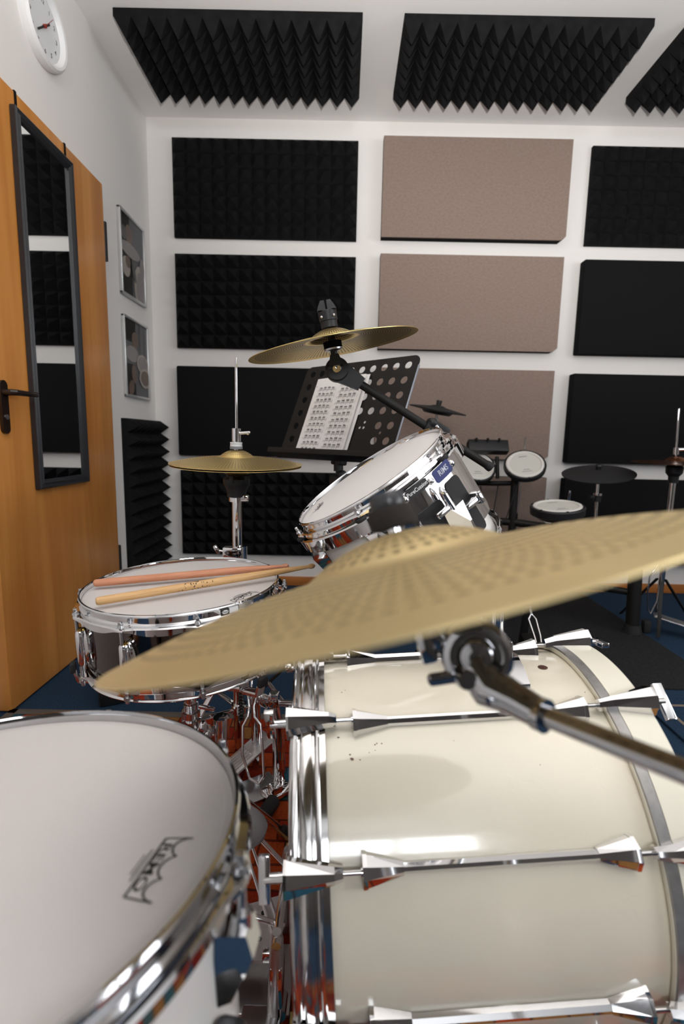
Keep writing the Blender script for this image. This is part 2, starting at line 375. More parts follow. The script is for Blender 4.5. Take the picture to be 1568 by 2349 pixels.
MB().cyl((0,0,.015),(0,0,.0235),.006).build('hub',RED,clk)

# framed pictures of drummers
def picture(y0,y1,z0,z1,label,variant):
    t=thing('framed_picture',label,'picture',(XL,(y0+y1)/2,z0),'framed drummer pictures on the left wall')
    f=MB(); w=.012
    for a,b_,c,d in ((y0,y0+w,z0,z1),(y1-w,y1,z0,z1),(y0,y1,z0,z0+w),(y0,y1,z1-w,z1)): f.box((XL+.009,(a+b_)/2,(c+d)/2),(.018,b_-a,d-c),bev=.003)
    f.build('frame',ALUF,t,world=True)
    def P(u,v,k): return (XL+.010+.0004*k,y0+(y1-y0)*u,z0+(z1-z0)*v)
    m=[mat('print_backdrop',(.12,.12,.125),.4,spec=.2),mat('print_black',(.012,.011,.010),.4,spec=.2),mat('print_skin',(.14,.095,.072),.4),mat('print_shirt',(.24,.22,.215),.4),mat('print_drum',(.36,.32,.28),.4),mat('print_dim',(.09,.085,.085),.4)]
    b=MB(); lay=[0]
    def rect(u0,v0,u1,v1,mi): lay[0]+=1; b.add([P(u0,v0,lay[0]),P(u1,v0,lay[0]),P(u1,v1,lay[0]),P(u0,v1,lay[0])],[(0,1,2,3)],mi)
    def oval(cu,cv,ru,rv,mi,rot=0):
        lay[0]+=1; pts=[]
        for k in range(28):
            a=2*PI*k/28; x=ru*math.cos(a); y=rv*math.sin(a); pts.append(P(min(max(cu+x*math.cos(rot)-y*math.sin(rot),.03),.97),min(max(cv+x*math.sin(rot)+y*math.cos(rot),.02),.98),lay[0]))
        b.add(pts,[tuple(range(28))],mi)
    rect(.03,.02,.97,.98,0)
    if variant==0:
        rect(.03,.62,.40,.98,1); rect(.03,.02,.45,.52,1); oval(.36,.76,.14,.115,2); oval(.16,.74,.10,.08,5); oval(.40,.58,.40,.085,3); oval(.20,.35,.16,.12,4); oval(.28,.42,.10,.07,2)
        oval(.74,.20,.24,.27,4); oval(.76,.18,.17,.22,3); oval(.86,.46,.10,.13,3); oval(.5,.35,.06,.14,5,.5)
    else:
        rect(.03,.70,.48,.98,1); oval(.28,.86,.20,.12,1); oval(.44,.74,.13,.10,2); oval(.38,.60,.09,.07,2); oval(.30,.55,.27,.10,3); rect(.03,.02,.40,.42,1); oval(.35,.30,.10,.12,2,.4); oval(.22,.12,.12,.09,2,.5)
        oval(.72,.46,.25,.125,4); oval(.72,.46,.20,.10,3); oval(.80,.28,.25,.13,4); oval(.80,.28,.19,.10,2); rect(.62,.60,.66,.97,5); rect(.82,.55,.85,.97,5)
    b.build('print',m,t,world=True)
picture(2.545,2.840,1.568,1.962,'upper framed picture of a drummer on the left wall beside the door',0)
picture(2.545,2.848,1.079,1.472,'lower framed picture of a drummer with two drums, above corner foam',1)

# ------------------------------------------------------------------ acoustic panels
def pyramids(nx,ny,sx,sy,base_t=.021,ht=.07):
    """pyramid foam; x 0..sx, y 0..sy, z up out of the wall"""
    b=MB(); b.box((sx/2,sy/2,base_t/2),(sx,sy,base_t))
    for i in range(nx):
        for j in range(ny):
            x0,x1=sx*i/nx,sx*(i+1)/nx; y0,y1=sy*j/ny,sy*(j+1)/ny
            b.add([(x0,y0,base_t),(x1,y0,base_t),(x1,y1,base_t),(x0,y1,base_t),((x0+x1)/2,(y0+y1)/2,ht)],[(0,1,4),(1,2,4),(2,3,4),(3,0,4)])
    return b
WALLM=lambda x,z: Matrix(((1,0,0,x),(0,0,-1,YB-.0025),(0,1,0,z),(0,0,0,1)))      # panel x right, y up, z out of back wall
C1,C2,C3=-.953,.181,1.303
Z1,Z2,Z3,Z4=1.969,1.384,.780,.190
GF='black pyramid foam panels on the back wall'; GB='flat black panels on the back wall'; GE='beige felt panels on the back wall'
def pads(o):
    b=MB(); b.box((.5,.25,-.0011),(.7,.30,.0024)); b.build('mounting_pad',BLACKP,o); return o
def foam_panel(x,z,label):
    o=pads(pyramids(14,7,1.0,.5).build('foam_panel',FOAM,sharp=5)); o.matrix_basis=WALLM(x,z); return tag(o,label,'acoustic panel',GF)
f0=foam_panel(C1,Z1,'black pyramid foam panel in the top left of the back wall, under the ceiling')
def copy_panel(x,z,label):
    o=dup(f0); o.matrix_basis=WALLM(x,z); o['label']=label; return o
copy_panel(C1,Z2,'black pyramid foam panel second from top at left, behind the tilted crash cymbal')
copy_panel(C1,Z4,'black pyramid foam panel lowest at left, behind the hi-hat stand tube')
copy_panel(C3,Z1,'black pyramid foam panel at the top right edge, right of the beige panels')
def flat_panel(x,z,label,t=.05):
    o=pads(MB().box((.5,.25,t/2),(1.0,.5,t),bev=.008).build('fabric_panel',FLATB)); o.matrix_basis=WALLM(x,z); return tag(o,label,'acoustic panel',GB)
flat_panel(C1,Z3,'flat black fabric panel at left, behind the music stand and hi-hat rod')
flat_panel(C3-.01,Z2,'flat black fabric panel at right, second from top',.065)
flat_panel(C3-.02,Z3,'flat black fabric panel at right, behind the brown hi-hat rod',.065)
flat_panel(C3-.02,Z4,'flat black fabric panel at right, lowest, behind the black pad cymbal',.065)
def felt_panel(x,z,label):
    t=thing('felt_panel',label,'acoustic panel',WALLM(x,z),GE)
    c=MB(); c.prism([(0,.0),(.975,.0),(1.0,.02),(1.0,.5),(0,.5)],0,.047); c.build('core',FLATB,t)
    c=MB(); c.prism([(0,.0),(.975,.0),(1.0,.02),(1.0,.5),(0,.5)],.0472,.056); c.build('felt_facing',FELT,t); pads(t); return t
felt_panel(C2,Z1+.01,'beige felt panel, topmost of its column, under the ceiling foam')
felt_panel(C2,Z2+.01,'beige felt panel, second from top, right of the crash cymbal')
felt_panel(C2-.003,Z3+.012,'beige felt panel behind the music stand and electronic pads, third from top')
felt_panel(C2,Z4+.0,'beige felt panel, lowest of its column, behind the electronic drum rack post')
GC='black pyramid foam panels on the ceiling'
CEILM=lambda x: Matrix(((1,0,0,x),(0,1,0,2.272),(0,0,-1,ZC),(0,0,0,1)))
def ceil_panel(x,label):
    o=pyramids(14,7,1.0,.466,.029,.090).build('ceiling_foam_panel',FOAM,sharp=5)
    # mirrored frame: flip x instead so that the matrix stays a rotation
    o.matrix_basis=Matrix(((-1,0,0,x+1.0),(0,1,0,2.272),(0,0,-1,ZC),(0,0,0,1))); return tag(o,label,'acoustic panel',GC)
c0=ceil_panel(-.958,'black pyramid foam panel on the ceiling, left one, nearest the clock')
for x,l in ((.209,'black pyramid foam panel on the ceiling, middle one, over the beige column'),(1.352,'black pyramid foam panel on the ceiling, right one, cut by the picture edge')):
    o=c0.copy(); COL.objects.link(o); o.matrix_basis=Matrix(((-1,0,0,x+1.0),(0,1,0,2.272),(0,0,-1,ZC),(0,0,0,1))); o['label']=l
o=pyramids(7,14,.465,.97,.026,.088).build('corner_foam_panel',FOAM,sharp=5)
o.matrix_basis=Matrix(((0,0,1,XL),(1,0,0,2.499),(0,1,0,0),(0,0,0,1)))
tag(o,'black pyramid foam panel standing upright in the left corner beside the door','acoustic panel')

# ------------------------------------------------------------------ rugs and mats
RT=.012
r=thing('patchwork_rug','red patchwork rug under the drum kit','rug',(-.15,.75,0))
MB().box((-.15,.75,RT/2),(1.74,1.44,RT),bev=.003).build('pile',RUG,r,world=True)
b=MB()
for c,d in (((-.15,1.485,RT/2),(1.80,.03,RT+.002)),((-.15,.015,RT/2),(1.80,.03,RT+.002)),((-1.035,.75,RT/2),(.03,1.50,RT+.002)),((.735,.75,RT/2),(.03,1.50,RT+.002))): b.box(c,d,bev=.003)
b.build('binding',RUGEDGE,r,world=True)
tag(MB().box((.97,2.33,.004),(.94,1.19,.008),bev=.003).build('floor_mat',MATC),'charcoal grey floor mat under the electronic drum kit','mat')
r=thing('blue_rug','blue rug with thin beige border line, right of the bass drum','rug',(1.8,.9,0))
MB().box((1.80,.85,.005),(1.5,1.62,.010),bev=.003).build('pile',BLUERUG,r,world=True)
b=MB()
for c,d in (((1.75,1.607,.0102),(1.30,.012,.001)),((1.106,.9,.0102),(.012,1.42,.001))): b.box(c,d)
b.build('border_line',BEIGE,r,world=True)
tag(MB().box((-.765,1.61,.055),(.105,.13,.11),Matrix.Rotation(R(28),3,'Z'),bev=.01).build('equipment_box',BLACKP),'small black box on blue carpet behind the snare drum','box')

# ------------------------------------------------------------------ drums: shared pieces
def near_deg(a,ears):
    d=min(abs((math.degrees(a)-e+180)%360-180) for e in ears); return d
def hoop_mesh(r,d,ears,down=True,wave=.005,tall=.018):
    """triple flanged hoop; rim edge at z=d, flange away from the rim"""
    s=1 if down else -1
    pr=[(r-.0042,-.003),(r-.003,0),(r-.0005,-.0003),(r+.0008,-.0022),(r-.0004,-.0042),(r-.0020,-.0055),(r-.0022,-tall+.003),(r+.0000,-tall),(r+.0065,-tall-.001),(r+.0085,-tall-.003),(r+.0088,-tall-.009),(r+.0072,-tall-.009),(r+.0065,-tall-.0035),(r-.001,-tall-.0025),(r-.0044,-tall+.002)]
    def mod(a,rr,z):
        dg=near_deg(a,ears); g=math.exp(-(dg/4.5)**2); g2=math.exp(-(dg/8.0)**2)
        if z<=-tall-.0008 and rr>r+.003: rr+=.0065*g
        if z<-tall-.006: z=z-wave*(1-g2)+.004*g2
        return rr,d+s*z
    return MB().lathe(pr,240,mod=mod,closed=True)
def head_mesh(r,z): return MB().lathe([(0,z),(r*.5,z),(r*.93,z),(r-.0046,z-.0005),(r-.0046,z-.006)],96)
def remo(parent,z,rho,phi,w,name='printed_logo',bw=.0011):
    """crown logo printed on a coated head; tops towards the rim, read clockwise"""
    a=R(phi); er=Vector((math.cos(a),math.sin(a),0)); et=Vector((math.sin(a),-math.cos(a),0))
    def P(x,y): q=er*(rho+y*1.25)+et*x; return (q.x,q.y,z)
    b=MB(); k=w/.060
    def line(pts,bw_=bw):
        for (x0,y0),(x1,y1) in zip(pts[:-1],pts[1:]):
            L=math.hypot(x1-x0,y1-y0) or 1e-6; nx,ny=-(y1-y0)/L*bw_*k/2,(x1-x0)/L*bw_*k/2
            b.add([P(k*x0+nx,k*y0+ny),P(k*x1+nx,k*y1+ny),P(k*x1-nx,k*y1-ny),P(k*x0-nx,k*y0-ny)],[(0,1,2,3)])
    hw=.0275; y0_=-.0075
    line([(-hw,y0_),(hw,y0_)])
    tips=[(-hw-.0025,.0085),(-.0105,.0056),(.0105,.0056),(hw+.0025,.0085)]
    crown=[(-hw,y0_),tips[0]]
    for (x0,y0),(x1,y1) in zip(tips[:-1],tips[1:]):
        for i in range(1,15):
            t=i/14; yl=y0+(y1-y0)*t; crown.append((x0+(x1-x0)*t,yl-(yl-.0004)*math.sin(PI*t)**.55 if i<14 else y1))
    crown+=[(hw,y0_)]
    line(crown)
    line([(-.0150,-.0105),(.0150,-.0105)],.0008); line([(-.0095,-.0128),(.0095,-.0128)],.0006)
    vs,fs=text_flat('REMO',.0088,.00012)
    b.add([P(k*x*1.95,k*(y*.88-.0041)) for x,y,_ in vs],fs)
    return b.build(name,INK,parent,sharp=180)
def wrap_text(b,s,size,r,az,z,bold=0.0,mat=0,sx=1.0,rot=0):
    vs,fs=text_flat(s,size,bold)
    c,sn=math.cos(rot),math.sin(rot)
    b.add([(r*math.cos(R(az)+(x*c-y*sn)*sx/r),r*math.sin(R(az)+(x*c-y*sn)*sx/r),z+x*sn+y*c) for x,y,_ in vs],fs,mat)
def curved_plate(b,r0,r1,az0,az1,z0,z1,mat=0,n=10,corner=0.0):
    """plate bent round the drum axis, from radius r0 to r1"""
    loops=[]
    for i in range(n+1):
        t=i/n; a=R(az0+(az1-az0)*t)
        e=min(t,1-t)*abs(R(az1-az0))*r1; cut=0
        if corner>0 and e<corner: cut=corner-math.sqrt(max(0,corner**2-(corner-e)**2))
        lo,hi=z0+cut,z1-cut
        loops.append([(r*math.cos(a),r*math.sin(a),z) for r,z in ((r0,lo),(r1,lo),(r1,hi),(r0,hi))])
    b.loft(loops,True,True,mat)
def place_round(o,az): o.rotation_euler=(0,0,R(az)); return o
def spread_parts(first,azs):
    place_round(first,azs[0]); out=[first]
    for a in azs[1:]:
        c=first.copy(); COL.objects.link(c); c.parent=first.parent; place_round(c,a); out.append(c)
        for ch in first.children: k=ch.copy(); COL.objects.link(k); k.parent=c
    return out

# ------------------------------------------------------------------ snare drum
cS=V(-.303,.938,.614); nS=V(-.039,-.023,.999); dS=.150
MS=frame(cS-nS.normalized()*dS,(0,-1,0),nS)
sn=thing('snare_drum','black nickel snare drum with two sticks lying on its white head','drum',MS)
rS=.182; earsS=[-48.5+36*k for k in range(10)]
MB().lathe([(rS-.008,.012),(rS-.004,.010),(rS-.004,.030),(rS-.002,.032),(rS-.002,.036),(rS-.004,.038),(rS-.004,dS-.012),(rS-.010,dS-.012)],128).build('shell',NICKEL,sn)
hoop_mesh(rS,dS,earsS).build('top_hoop',CHROME,sn)
hoop_mesh(rS,0.0,earsS,down=False,wave=.004).build('bottom_hoop',CHROME,sn)
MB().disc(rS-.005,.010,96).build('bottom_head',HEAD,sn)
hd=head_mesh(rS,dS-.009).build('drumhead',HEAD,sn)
remo(hd,dS-.0087,.1500,61,.060)
b=MB(); b.tube([(rS+.006,0,.042),(rS+.006,0,.046),(rS+.006,0,.075),(rS+.006,0,.100),(rS+.006,0,.104)],[.0065,.0085,.0092,.0085,.0065],20)
ov_=[]
for k in range(36):
    q=2*PI*k/36; ov_.append((.0155*math.cos(q),.034*math.sin(q)))
b.loft([[(rS-.0055,y,.074+z) for y,z in ov_],[(rS+.0005,y,.074+z) for y,z in ov_],[(rS+.0040,y*.72,.074+z*.86) for y,z in ov_],[(rS+.0062,y*.4,.074+z*.6) for y,z in ov_]])
lg=b.build('lug',CHROME,sn)
MB().lathe([(.0052,0),(.0058,0),(.0058,.004),(.0032,.004)],16,Matrix.Translation((rS+.006,0,.104))).build('brass_gasket',BRASS,lg)
spread_parts(lg,earsS)
b=MB(); b.cyl((rS+.0105,0,.104),(rS+.0105,0,dS-.012),.0028,seg=12); b.cyl((rS+.0105,0,dS-.0165),(rS+.0105,0,dS-.0125),.0055,.0045,16); b.box((rS+.0105,0,dS-.0095),(.0055,.0055,.007),bev=.001)
spread_parts(b.build('tension_rod',STEEL,sn),earsS)
b=MB(); b.cyl((rS+.0105,0,.040),(rS+.0105,0,.012),.0028,seg=12); b.cyl((rS+.0105,0,.0105),(rS+.0105,0,.0155),.0055,seg=16); b.box((rS+.0105,0,.0075),(.0055,.0055,.007),bev=.001)
spread_parts(b.build('tension_rod',STEEL,sn),earsS)
b=MB(); zb=dS-.0105; curved_plate(b,rS-.002,rS+.0002,36.2,40.4,zb-.0050,zb+.0046); curved_plate(b,rS-.002,rS+.0002,40.7,46,zb-.0050,zb+.0046,1)
ov=[]
for k in range(28):
    q=2*PI*k/28; aa=R(38.3)+.0058*math.cos(q)/rS; ov.append(((rS+.0004)*math.cos(aa),(rS+.0004)*math.sin(aa),zb+.0033*math.sin(q)))
b.add(ov,[tuple(range(28))],1); wrap_text(b,'Pearl',.0052,rS+.0006,38.3,zb,.0001,0)
b.build('hoop_badge',[INK,WHITEP],sn)
# strainer on the far side
b=MB(); b.box((-rS-.008,0,.06),(.02,.035,.06),bev=.005); b.box((-rS-.02,0,.05),(.008,.014,.07),bev=.003); b.build('strainer',CHROME,sn)
# two sticks
def stick(label,A,B,m,scuff=False):
    A=Vector(A);B=Vector(B); L=(B-A).length
    M=frame(A,(1,0,.1) if abs((B-A).normalized().x)<.9 else (0,1,0),B-A)
    t=thing('drumstick',label,'drumstick',M,'drumsticks on the snare drum')
    r=.0073; prof=[(0,0),(.0045,.0003),(.0066,.0025),(r,.007),(r,L*.70),(.0064,L*.80),(.0046,L*.90),(.0036,L*.955)]
    MB().lathe(prof,32).build('shaft',m,t)
    MB().lathe([(.0036,L*.955),(.0034,L*.963),(.0046,L*.970),(.0053,L*.980),(.0046,L*.992),(.002,L),(0,L)],32).build('tip',m,t)
    if scuff:
        b=MB(); rnd=random.Random(3)
        for _ in range(110):
            z=L*.40+rnd.gauss(0,.014); a=rnd.uniform(0,2*PI); w=rnd.uniform(.001,.0035)/r; h=rnd.uniform(.0006,.002)
            pts=[(( r+.0002)*math.cos(a+da),(r+.0002)*math.sin(a+da),z+dz) for da,dz in ((0,0),(w*.5,-h*.3),(w,0),(w*.8,h),(w*.2,h*.8))]
            b.add(pts,[(0,1,2,3,4)])
        b.build('worn_print',INK,t)
    return t
B1=V(-.0535,.995,.6345)
stick('pinkish drumstick on the snare head, the farther of the two, partly under the pale stick',(-.469,.921,.6105),(-.108,1.010,.6290),STICK1)
stick('pale drumstick with black worn print, on the snare head nearer the camera',(-.412,.812,.6120),B1,STICK2,True)

# ------------------------------------------------------------------ rack tom
cT=V(.045,.939,.827); nT=V(-.566,-.099,.818).normalized(); dT=.222
MT=frame(cT-nT*dT,(0,-1,0),nT)
tm=thing('rack_tom','white tilted rack tom with chrome hoops and suspension ring above the bass drum','drum',MT)
rT=.157; earsT=[-76+60*k for k in range(6)]
MB().lathe([(rT-.012,.010),(rT-.006,.008),(rT-.006,dT-.012),(rT-.012,dT-.010)],128).build('shell',WHITESH,tm)
hoop_mesh(rT,dT,earsT,wave=.002,tall=.015).build('top_hoop',CHROME,tm)
hoop_mesh(rT,0.0,earsT,down=False,wave=.002,tall=.015).build('bottom_hoop',CHROME,tm)
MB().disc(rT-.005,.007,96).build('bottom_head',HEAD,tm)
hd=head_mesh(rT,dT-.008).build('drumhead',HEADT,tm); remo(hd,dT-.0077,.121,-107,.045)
# suspension ring (flat top flange and deep skirt)
MB().lathe([(rT+.004,dT-.027),(rT+.015,dT-.026),(rT+.017,dT-.028),(rT+.0165,dT-.050),(rT+.0150,dT-.050),(rT+.0150,dT-.030),(rT+.004,dT-.029)],160,closed=True).build('suspension_ring',CHROME,tm)
# lugs
b=MB(); r0=rT-.006
b.loft([[(r0,-.015,dT-.050),(r0+.016,-.012,dT-.052),(r0+.016,.012,dT-.052),(r0,.015,dT-.050)],[(r0,-.019,dT-.066),(r0+.023,-.003,dT-.072),(r0+.023,.003,dT-.072),(r0,.019,dT-.066)],[(r0,-.018,dT-.098),(r0+.019,-.003,dT-.096),(r0+.019,.003,dT-.096),(r0,.018,dT-.098)],[(r0,-.011,dT-.128),(r0+.004,-.007,dT-.128),(r0+.004,.007,dT-.128),(r0,.011,dT-.128)]])
b.cyl((r0+.013,0,dT-.054),(r0+.013,0,dT-.046),.007,seg=16)
spread_parts(b.build('lug',CHROME,tm),earsT)
b=MB(); b.cyl((rT+.0095,0,dT-.05),(rT+.0095,0,dT-.010),.0028,seg=12); b.cyl((rT+.0095,0,dT-.014),(rT+.0095,0,dT-.0105),.0055,.0045,16); b.box((rT+.0095,0,dT-.006),(.0055,.0055,.008),bev=.001)
rods=b.build('tension_rod',STEEL,tm)
MB().lathe([(.004,dT-.0285),(.0105,dT-.0280),(.0115,dT-.0250),(.0105,dT-.022),(.004,dT-.0215)],20,Matrix.Translation((rT+.0095,0,0))).build('rubber_grommet',RUBBER,rods)
spread_parts(rods,earsT)
# mounting plate hanging from the ring
b=MB(); curved_plate(b,rT+.0165,rT+.019,1,56,dT-.150,dT-.028,n=24,corner=.012); plate=b.build('mounting_plate',CHROME,tm)
b=MB(); curved_plate(b,rT+.019,rT+.0198,10.2,24.2,dT-.0395,dT-.0245,n=12,corner=.0015); 
curved_plate(b,rT+.0198,rT+.0199,10.6,23.8,dT-.0390,dT-.0250,0,12,.0012)
wrap_text(b,'PureCussion',.0093,rT+.0202,17.2,dT-.0320,.0001,1,.86); b.build('maker_label',[INK,WHITEINK],plate)
b=MB(); curved_plate(b,rT+.019,rT+.0198,28.6,43.2,dT-.0480,dT-.0255,n=12,corner=.003); wrap_text(b,'RIMS',.0135,rT+.0202,36.2,dT-.0360,.0002,1,.9)
b.build('blue_badge',[BLUEB,mat('badge_silver_print',(.42,.44,.52),.35)],plate)
for az,z in ((9,dT-.035),(25.9,dT-.036),(44.6,dT-.0385)):
    b=MB(); a=R(az); p=Vector((math.cos(a),math.sin(a),0)); b.ball(tuple(p*(rT+.0185)+Vector((0,0,z))),.0062,16); b.build('rivet',CHROME,plate)
b=MB(); curved_plate(b,rT+.019,rT+.021,9.5,25,dT-.145,dT-.066,n=14,corner=.006); b.build('rubber_pad',RUBBER,plate)
b=MB(); curved_plate(b,rT+.019,rT+.021,31,43,dT-.160,dT-.055,n=14,corner=.008); b.build('rubber_pad',RUBBER,plate)
# faceted tom bracket with wing bolt
a=R(28); MR=Matrix.Rotation(a,4,'Z')
b=MB(); q=rT+.021
b.loft([[(q,-.020,dT-.168),(q+.012,-.016,dT-.168),(q+.012,.016,dT-.168),(q,.020,dT-.168)],[(q,-.021,dT-.150),(q+.026,-.004,dT-.144),(q+.026,.001,dT-.144),(q,.021,dT-.150)],[(q,-.021,dT-.105),(q+.031,-.005,dT-.116),(q+.031,-.001,dT-.116),(q,.021,dT-.105)],[(q,-.018,dT-.084),(q+.016,-.014,dT-.088),(q+.016,.014,dT-.088),(q,.018,dT-.084)]],M=MR)
b.build('tom_bracket',CHROME,tm)
b=MB(); b.tube([(q+.012,-.008,dT-.090),(q+.012,-.008,dT-.062),(q+.012,-.008,dT-.056),(q+.012,-.008,dT-.048)],[.0062,.0062,.0055,.002],14,M=MR)
wc=MR@V(q+.010,-.024,dT-.083); b.box(tuple(wc),(.010,.030,.010),MR.to_3x3(),bev=.002); b.build('wing_bolt',CHROME,tm)
b=MB(); wc=MR@V(q+.006,.030,dT-.106); b.box(tuple(wc),(.014,.034,.013),MR.to_3x3(),bev=.003); wc=MR@V(q+.006,.048,dT-.106); b.box(tuple(wc),(.020,.010,.022),MR.to_3x3(),bev=.003); b.build('clamp_screw',CHROME,tm)

# ------------------------------------------------------------------ floor tom
cF=V(-.280,.316,.610); nF=V(-.042,.118,.992).normalized(); dF=.37
MF=frame(cF-nF*dF,(0,-1,0),nF)
ft=thing('floor_tom','large white floor tom with chrome hoop in the lower left foreground','drum',MF)
rF=.208; earsF=[85.5+45*k for k in range(8)]
MB().lathe([(rF-.012,.010),(rF-.005,.008),(rF-.005,dF-.012),(rF-.012,dF-.010)],128).build('shell',WHITESH,ft)
hoop_mesh(rF,dF,earsF,wave=.002,tall=.017).build('top_hoop',DCHROME,ft)
hoop_mesh(rF,0.0,earsF,down=False,wave=.002,tall=.017).build('bottom_hoop',CHROME,ft)
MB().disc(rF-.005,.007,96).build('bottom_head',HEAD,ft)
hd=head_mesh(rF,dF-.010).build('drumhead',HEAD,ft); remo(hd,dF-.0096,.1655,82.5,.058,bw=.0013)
b=MB(); r0=rF-.005
b.loft([[(r0,-.015,dF-.050),(r0+.020,-.011,dF-.052),(r0+.020,.011,dF-.052),(r0,.015,dF-.050)],[(r0,-.016,dF-.066),(r0+.024,-.010,dF-.068),(r0+.024,.010,dF-.068),(r0,.016,dF-.066)],[(r0,-.012,dF-.100),(r0+.008,-.008,dF-.100),(r0+.008,.008,dF-.100),(r0,.012,dF-.100)]])
b.cyl((r0+.0145,0,dF-.054),(r0+.0145,0,dF-.044),.007,seg=16)
spread_parts(b.build('lug',CHROME,ft),earsF)
b=MB(); b.cyl((rF+.0095,0,dF-.05),(rF+.0095,0,dF-.012),.003,seg=12); b.cyl((rF+.0095,0,dF-.0165),(rF+.0095,0,dF-.0125),.006,.005,16); b.box((rF+.0095,0,dF-.0085),(.006,.006,.008),bev=.001)
spread_parts(b.build('tension_rod',STEEL,ft),earsF)
for az in (79,200,320):
    b=MB(); b.box((rF+.006,0,dF-.185),(.022,.024,.170),bev=.006); br=b.build('leg_bracket',BLACKP,ft); place_round(br,az)
    zf=-(cF-nF*dF).z/nF.z*.985
    b=MB(); b.tube([(rF+.018,0,dF-.11),(rF+.018,0,.02),(rF+.030,0,-.03),(rF+.030,0,zf+.028)],.0065,14); lgp=b.build('leg',CHROME,ft); place_round(lgp,az)
    MB().tube([(rF+.030,0,zf+.034),(rF+.030,0,zf+.016)],[.010,.014],16).build('rubber_foot',RUBBER,lgp)

# ------------------------------------------------------------------ bass drum
cB=V(-.052,.714,.279); ya,pb=.04,.06
dX=V(math.cos(ya)*math.cos(pb),math.sin(ya)*math.cos(pb),math.sin(pb))
MBD=frame(cB,dX,(V(0,0,1)-dX*dX.z))
bd=thing('bass_drum','large cream white bass drum lying on its side with chrome hoop at left','drum',MBD)
RX=Matrix(((0,0,1,0),(1,0,0,0),(0,1,0,0),(0,0,0,1)))   # lathe z axis -> local x
rB=.265; rsh=.2535
MB().lathe([(rsh-.008,.030),(rsh,.030),(rsh,.440),(rsh-.008,.440)],200,RX,closed=True).build('shell',CREAM,bd)
MB().lathe([(rB-.010,.0005),(rB-.004,0),(rB-.001,.002),(rB+.0005,.005),(rB-.001,.0085),(rB-.0026,.0105),(rB-.0026,.0125),(rB-.0008,.014),(rB,.016),(rB,.0255),(rB-.0006,.0275),(rB-.0024,.0290),(rB-.0024,.0305),(rB-.0012,.032),(rB-.0002,.0335),(rB-.0012,.036),(rB-.0034,.0375),(rB-.0034,.0452),(rB-.0075,.0460),(rB-.010,.044)],200,RX,closed=True).build('batter_hoop',CHROME2,bd)
MB().lathe([(rB-.010,.4185),(rB-.0035,.418),(rB-.0030,.4325),(rB,.4330),(rB,.4735),(rB-.002,.476),(rB-.010,.476)],200,RX,closed=True).build('front_hoop',CREAMH,bd)
MB().lathe([(rB-.0032,.4192),(rB-.0003,.4196),(rB-.0001,.4322),(rB-.0032,.4326)],200,RX,closed=True).build('hoop_inlay',INLAY,bd)
MB().disc(rB-.010,.012,128,M=RX).build('batter_head',HEAD,bd)
MB().disc(rB-.010,.452,128,M=RX).build('front_head',HEAD,bd)
angs=[23.2+36*k for k in range(10)]
def wedge(b,x0,w0,h0,z0,x1,w1,h1,z1):
    """roof-like wedge between two ends: flat base and a raised ridge"""
    def sec(x,w,h,z): return [(x,-w,z),(x,w,z),(x,w*.92,z+h*.55),(x,w*.35,z+h),(x,-w*.35,z+h),(x,-w*.92,z+h*.55)]
    b.loft([sec(x0,w0,h0,z0),sec(x1,w1,h1,z1)])
b=MB(); zs=rsh-.001
wedge(b,.082,.0185,.023,zs,.087,.0180,.022,zs); wedge(b,.087,.0170,.0215,zs,.128,.0070,.0105,zs+.002)
wedge(b,.124,.0058,.0100,zs+.002,.352,.0058,.0100,zs+.002)
wedge(b,.348,.0070,.0105,zs+.002,.386,.0170,.0215,zs); wedge(b,.386,.0180,.022,zs,.3905,.0185,.023,zs)
b.box((.236,0,zs+.003),(.02,.010,.010))
lug0=b.build('lug',CHROME,bd,sharp=20)
def T(x0,s,rot):
    """T-handled tension rod; s = -1 batter side, +1 front side"""
    b=MB(); zr=rsh+.0115
    b.cyl((x0,0,zr),(x0+s*.098,0,zr),.0027,seg=12)
    b.cyl((x0-s*.004,0,zr),(x0+s*.004,0,zr),.0048,seg=12)
    for k in range(9): b.cyl((x0+s*(.006+.002*k),0,zr),(x0+s*(.0068+.002*k),0,zr),.0031,seg=12)
    b.cyl((x0+s*.088,0,zr),(x0+s*.110,0,zr),.0058,.0052,seg=14)
    Mr=Matrix.Rotation(R(rot),3,'X')
    b.box((x0+s*.110,0,zr),(.0125,.048,.0080),Mr,.0012)
    return b
def claw(s,x_out,x_in):
    b=MB(); zr=rB
    wedge(b,x_out,.0195,.0235,zr-.001,x_out-s*.052,.0090,.0150,zr-.001)
    wedge(b,x_out-s*.052,.0090,.0150,zr-.001,x_in,.0068,.0125,zr-.003)
    b.loft([[(x_out,-.0150,zr-.014),(x_out,.0150,zr-.014),(x_out,.0185,zr+.010),(x_out,.0070,zr+.0225),(x_out,-.0070,zr+.0225),(x_out,-.0185,zr+.010)],[(x_out+s*.003,-.0150,zr-.014),(x_out+s*.003,.0150,zr-.014),(x_out+s*.003,.0185,zr+.010),(x_out+s*.003,.0070,zr+.0225),(x_out+s*.003,-.0070,zr+.0225),(x_out+s*.003,-.0185,zr+.010)]])
    return b
def ring_copies(o,skip=()):
    o.rotation_euler=(R(angs[0]),0,0)
    for i,a in enumerate(angs):
        if i==0 or i in skip: continue
        c=o.copy(); COL.objects.link(c); c.parent=bd; c.rotation_euler=(R(a),0,0)
ring_copies(lug0)
ring_copies(claw(-1,-.001,.0605).build('claw_hook',CHROME,bd,sharp=20),(4,5))
ring_copies(claw(1,.4775,.4085).build('claw_hook',CHROME,bd,sharp=20),(4,5))
ring_copies(T(.084,-1,12).build('tension_rod',CHROME,bd),(4,5))
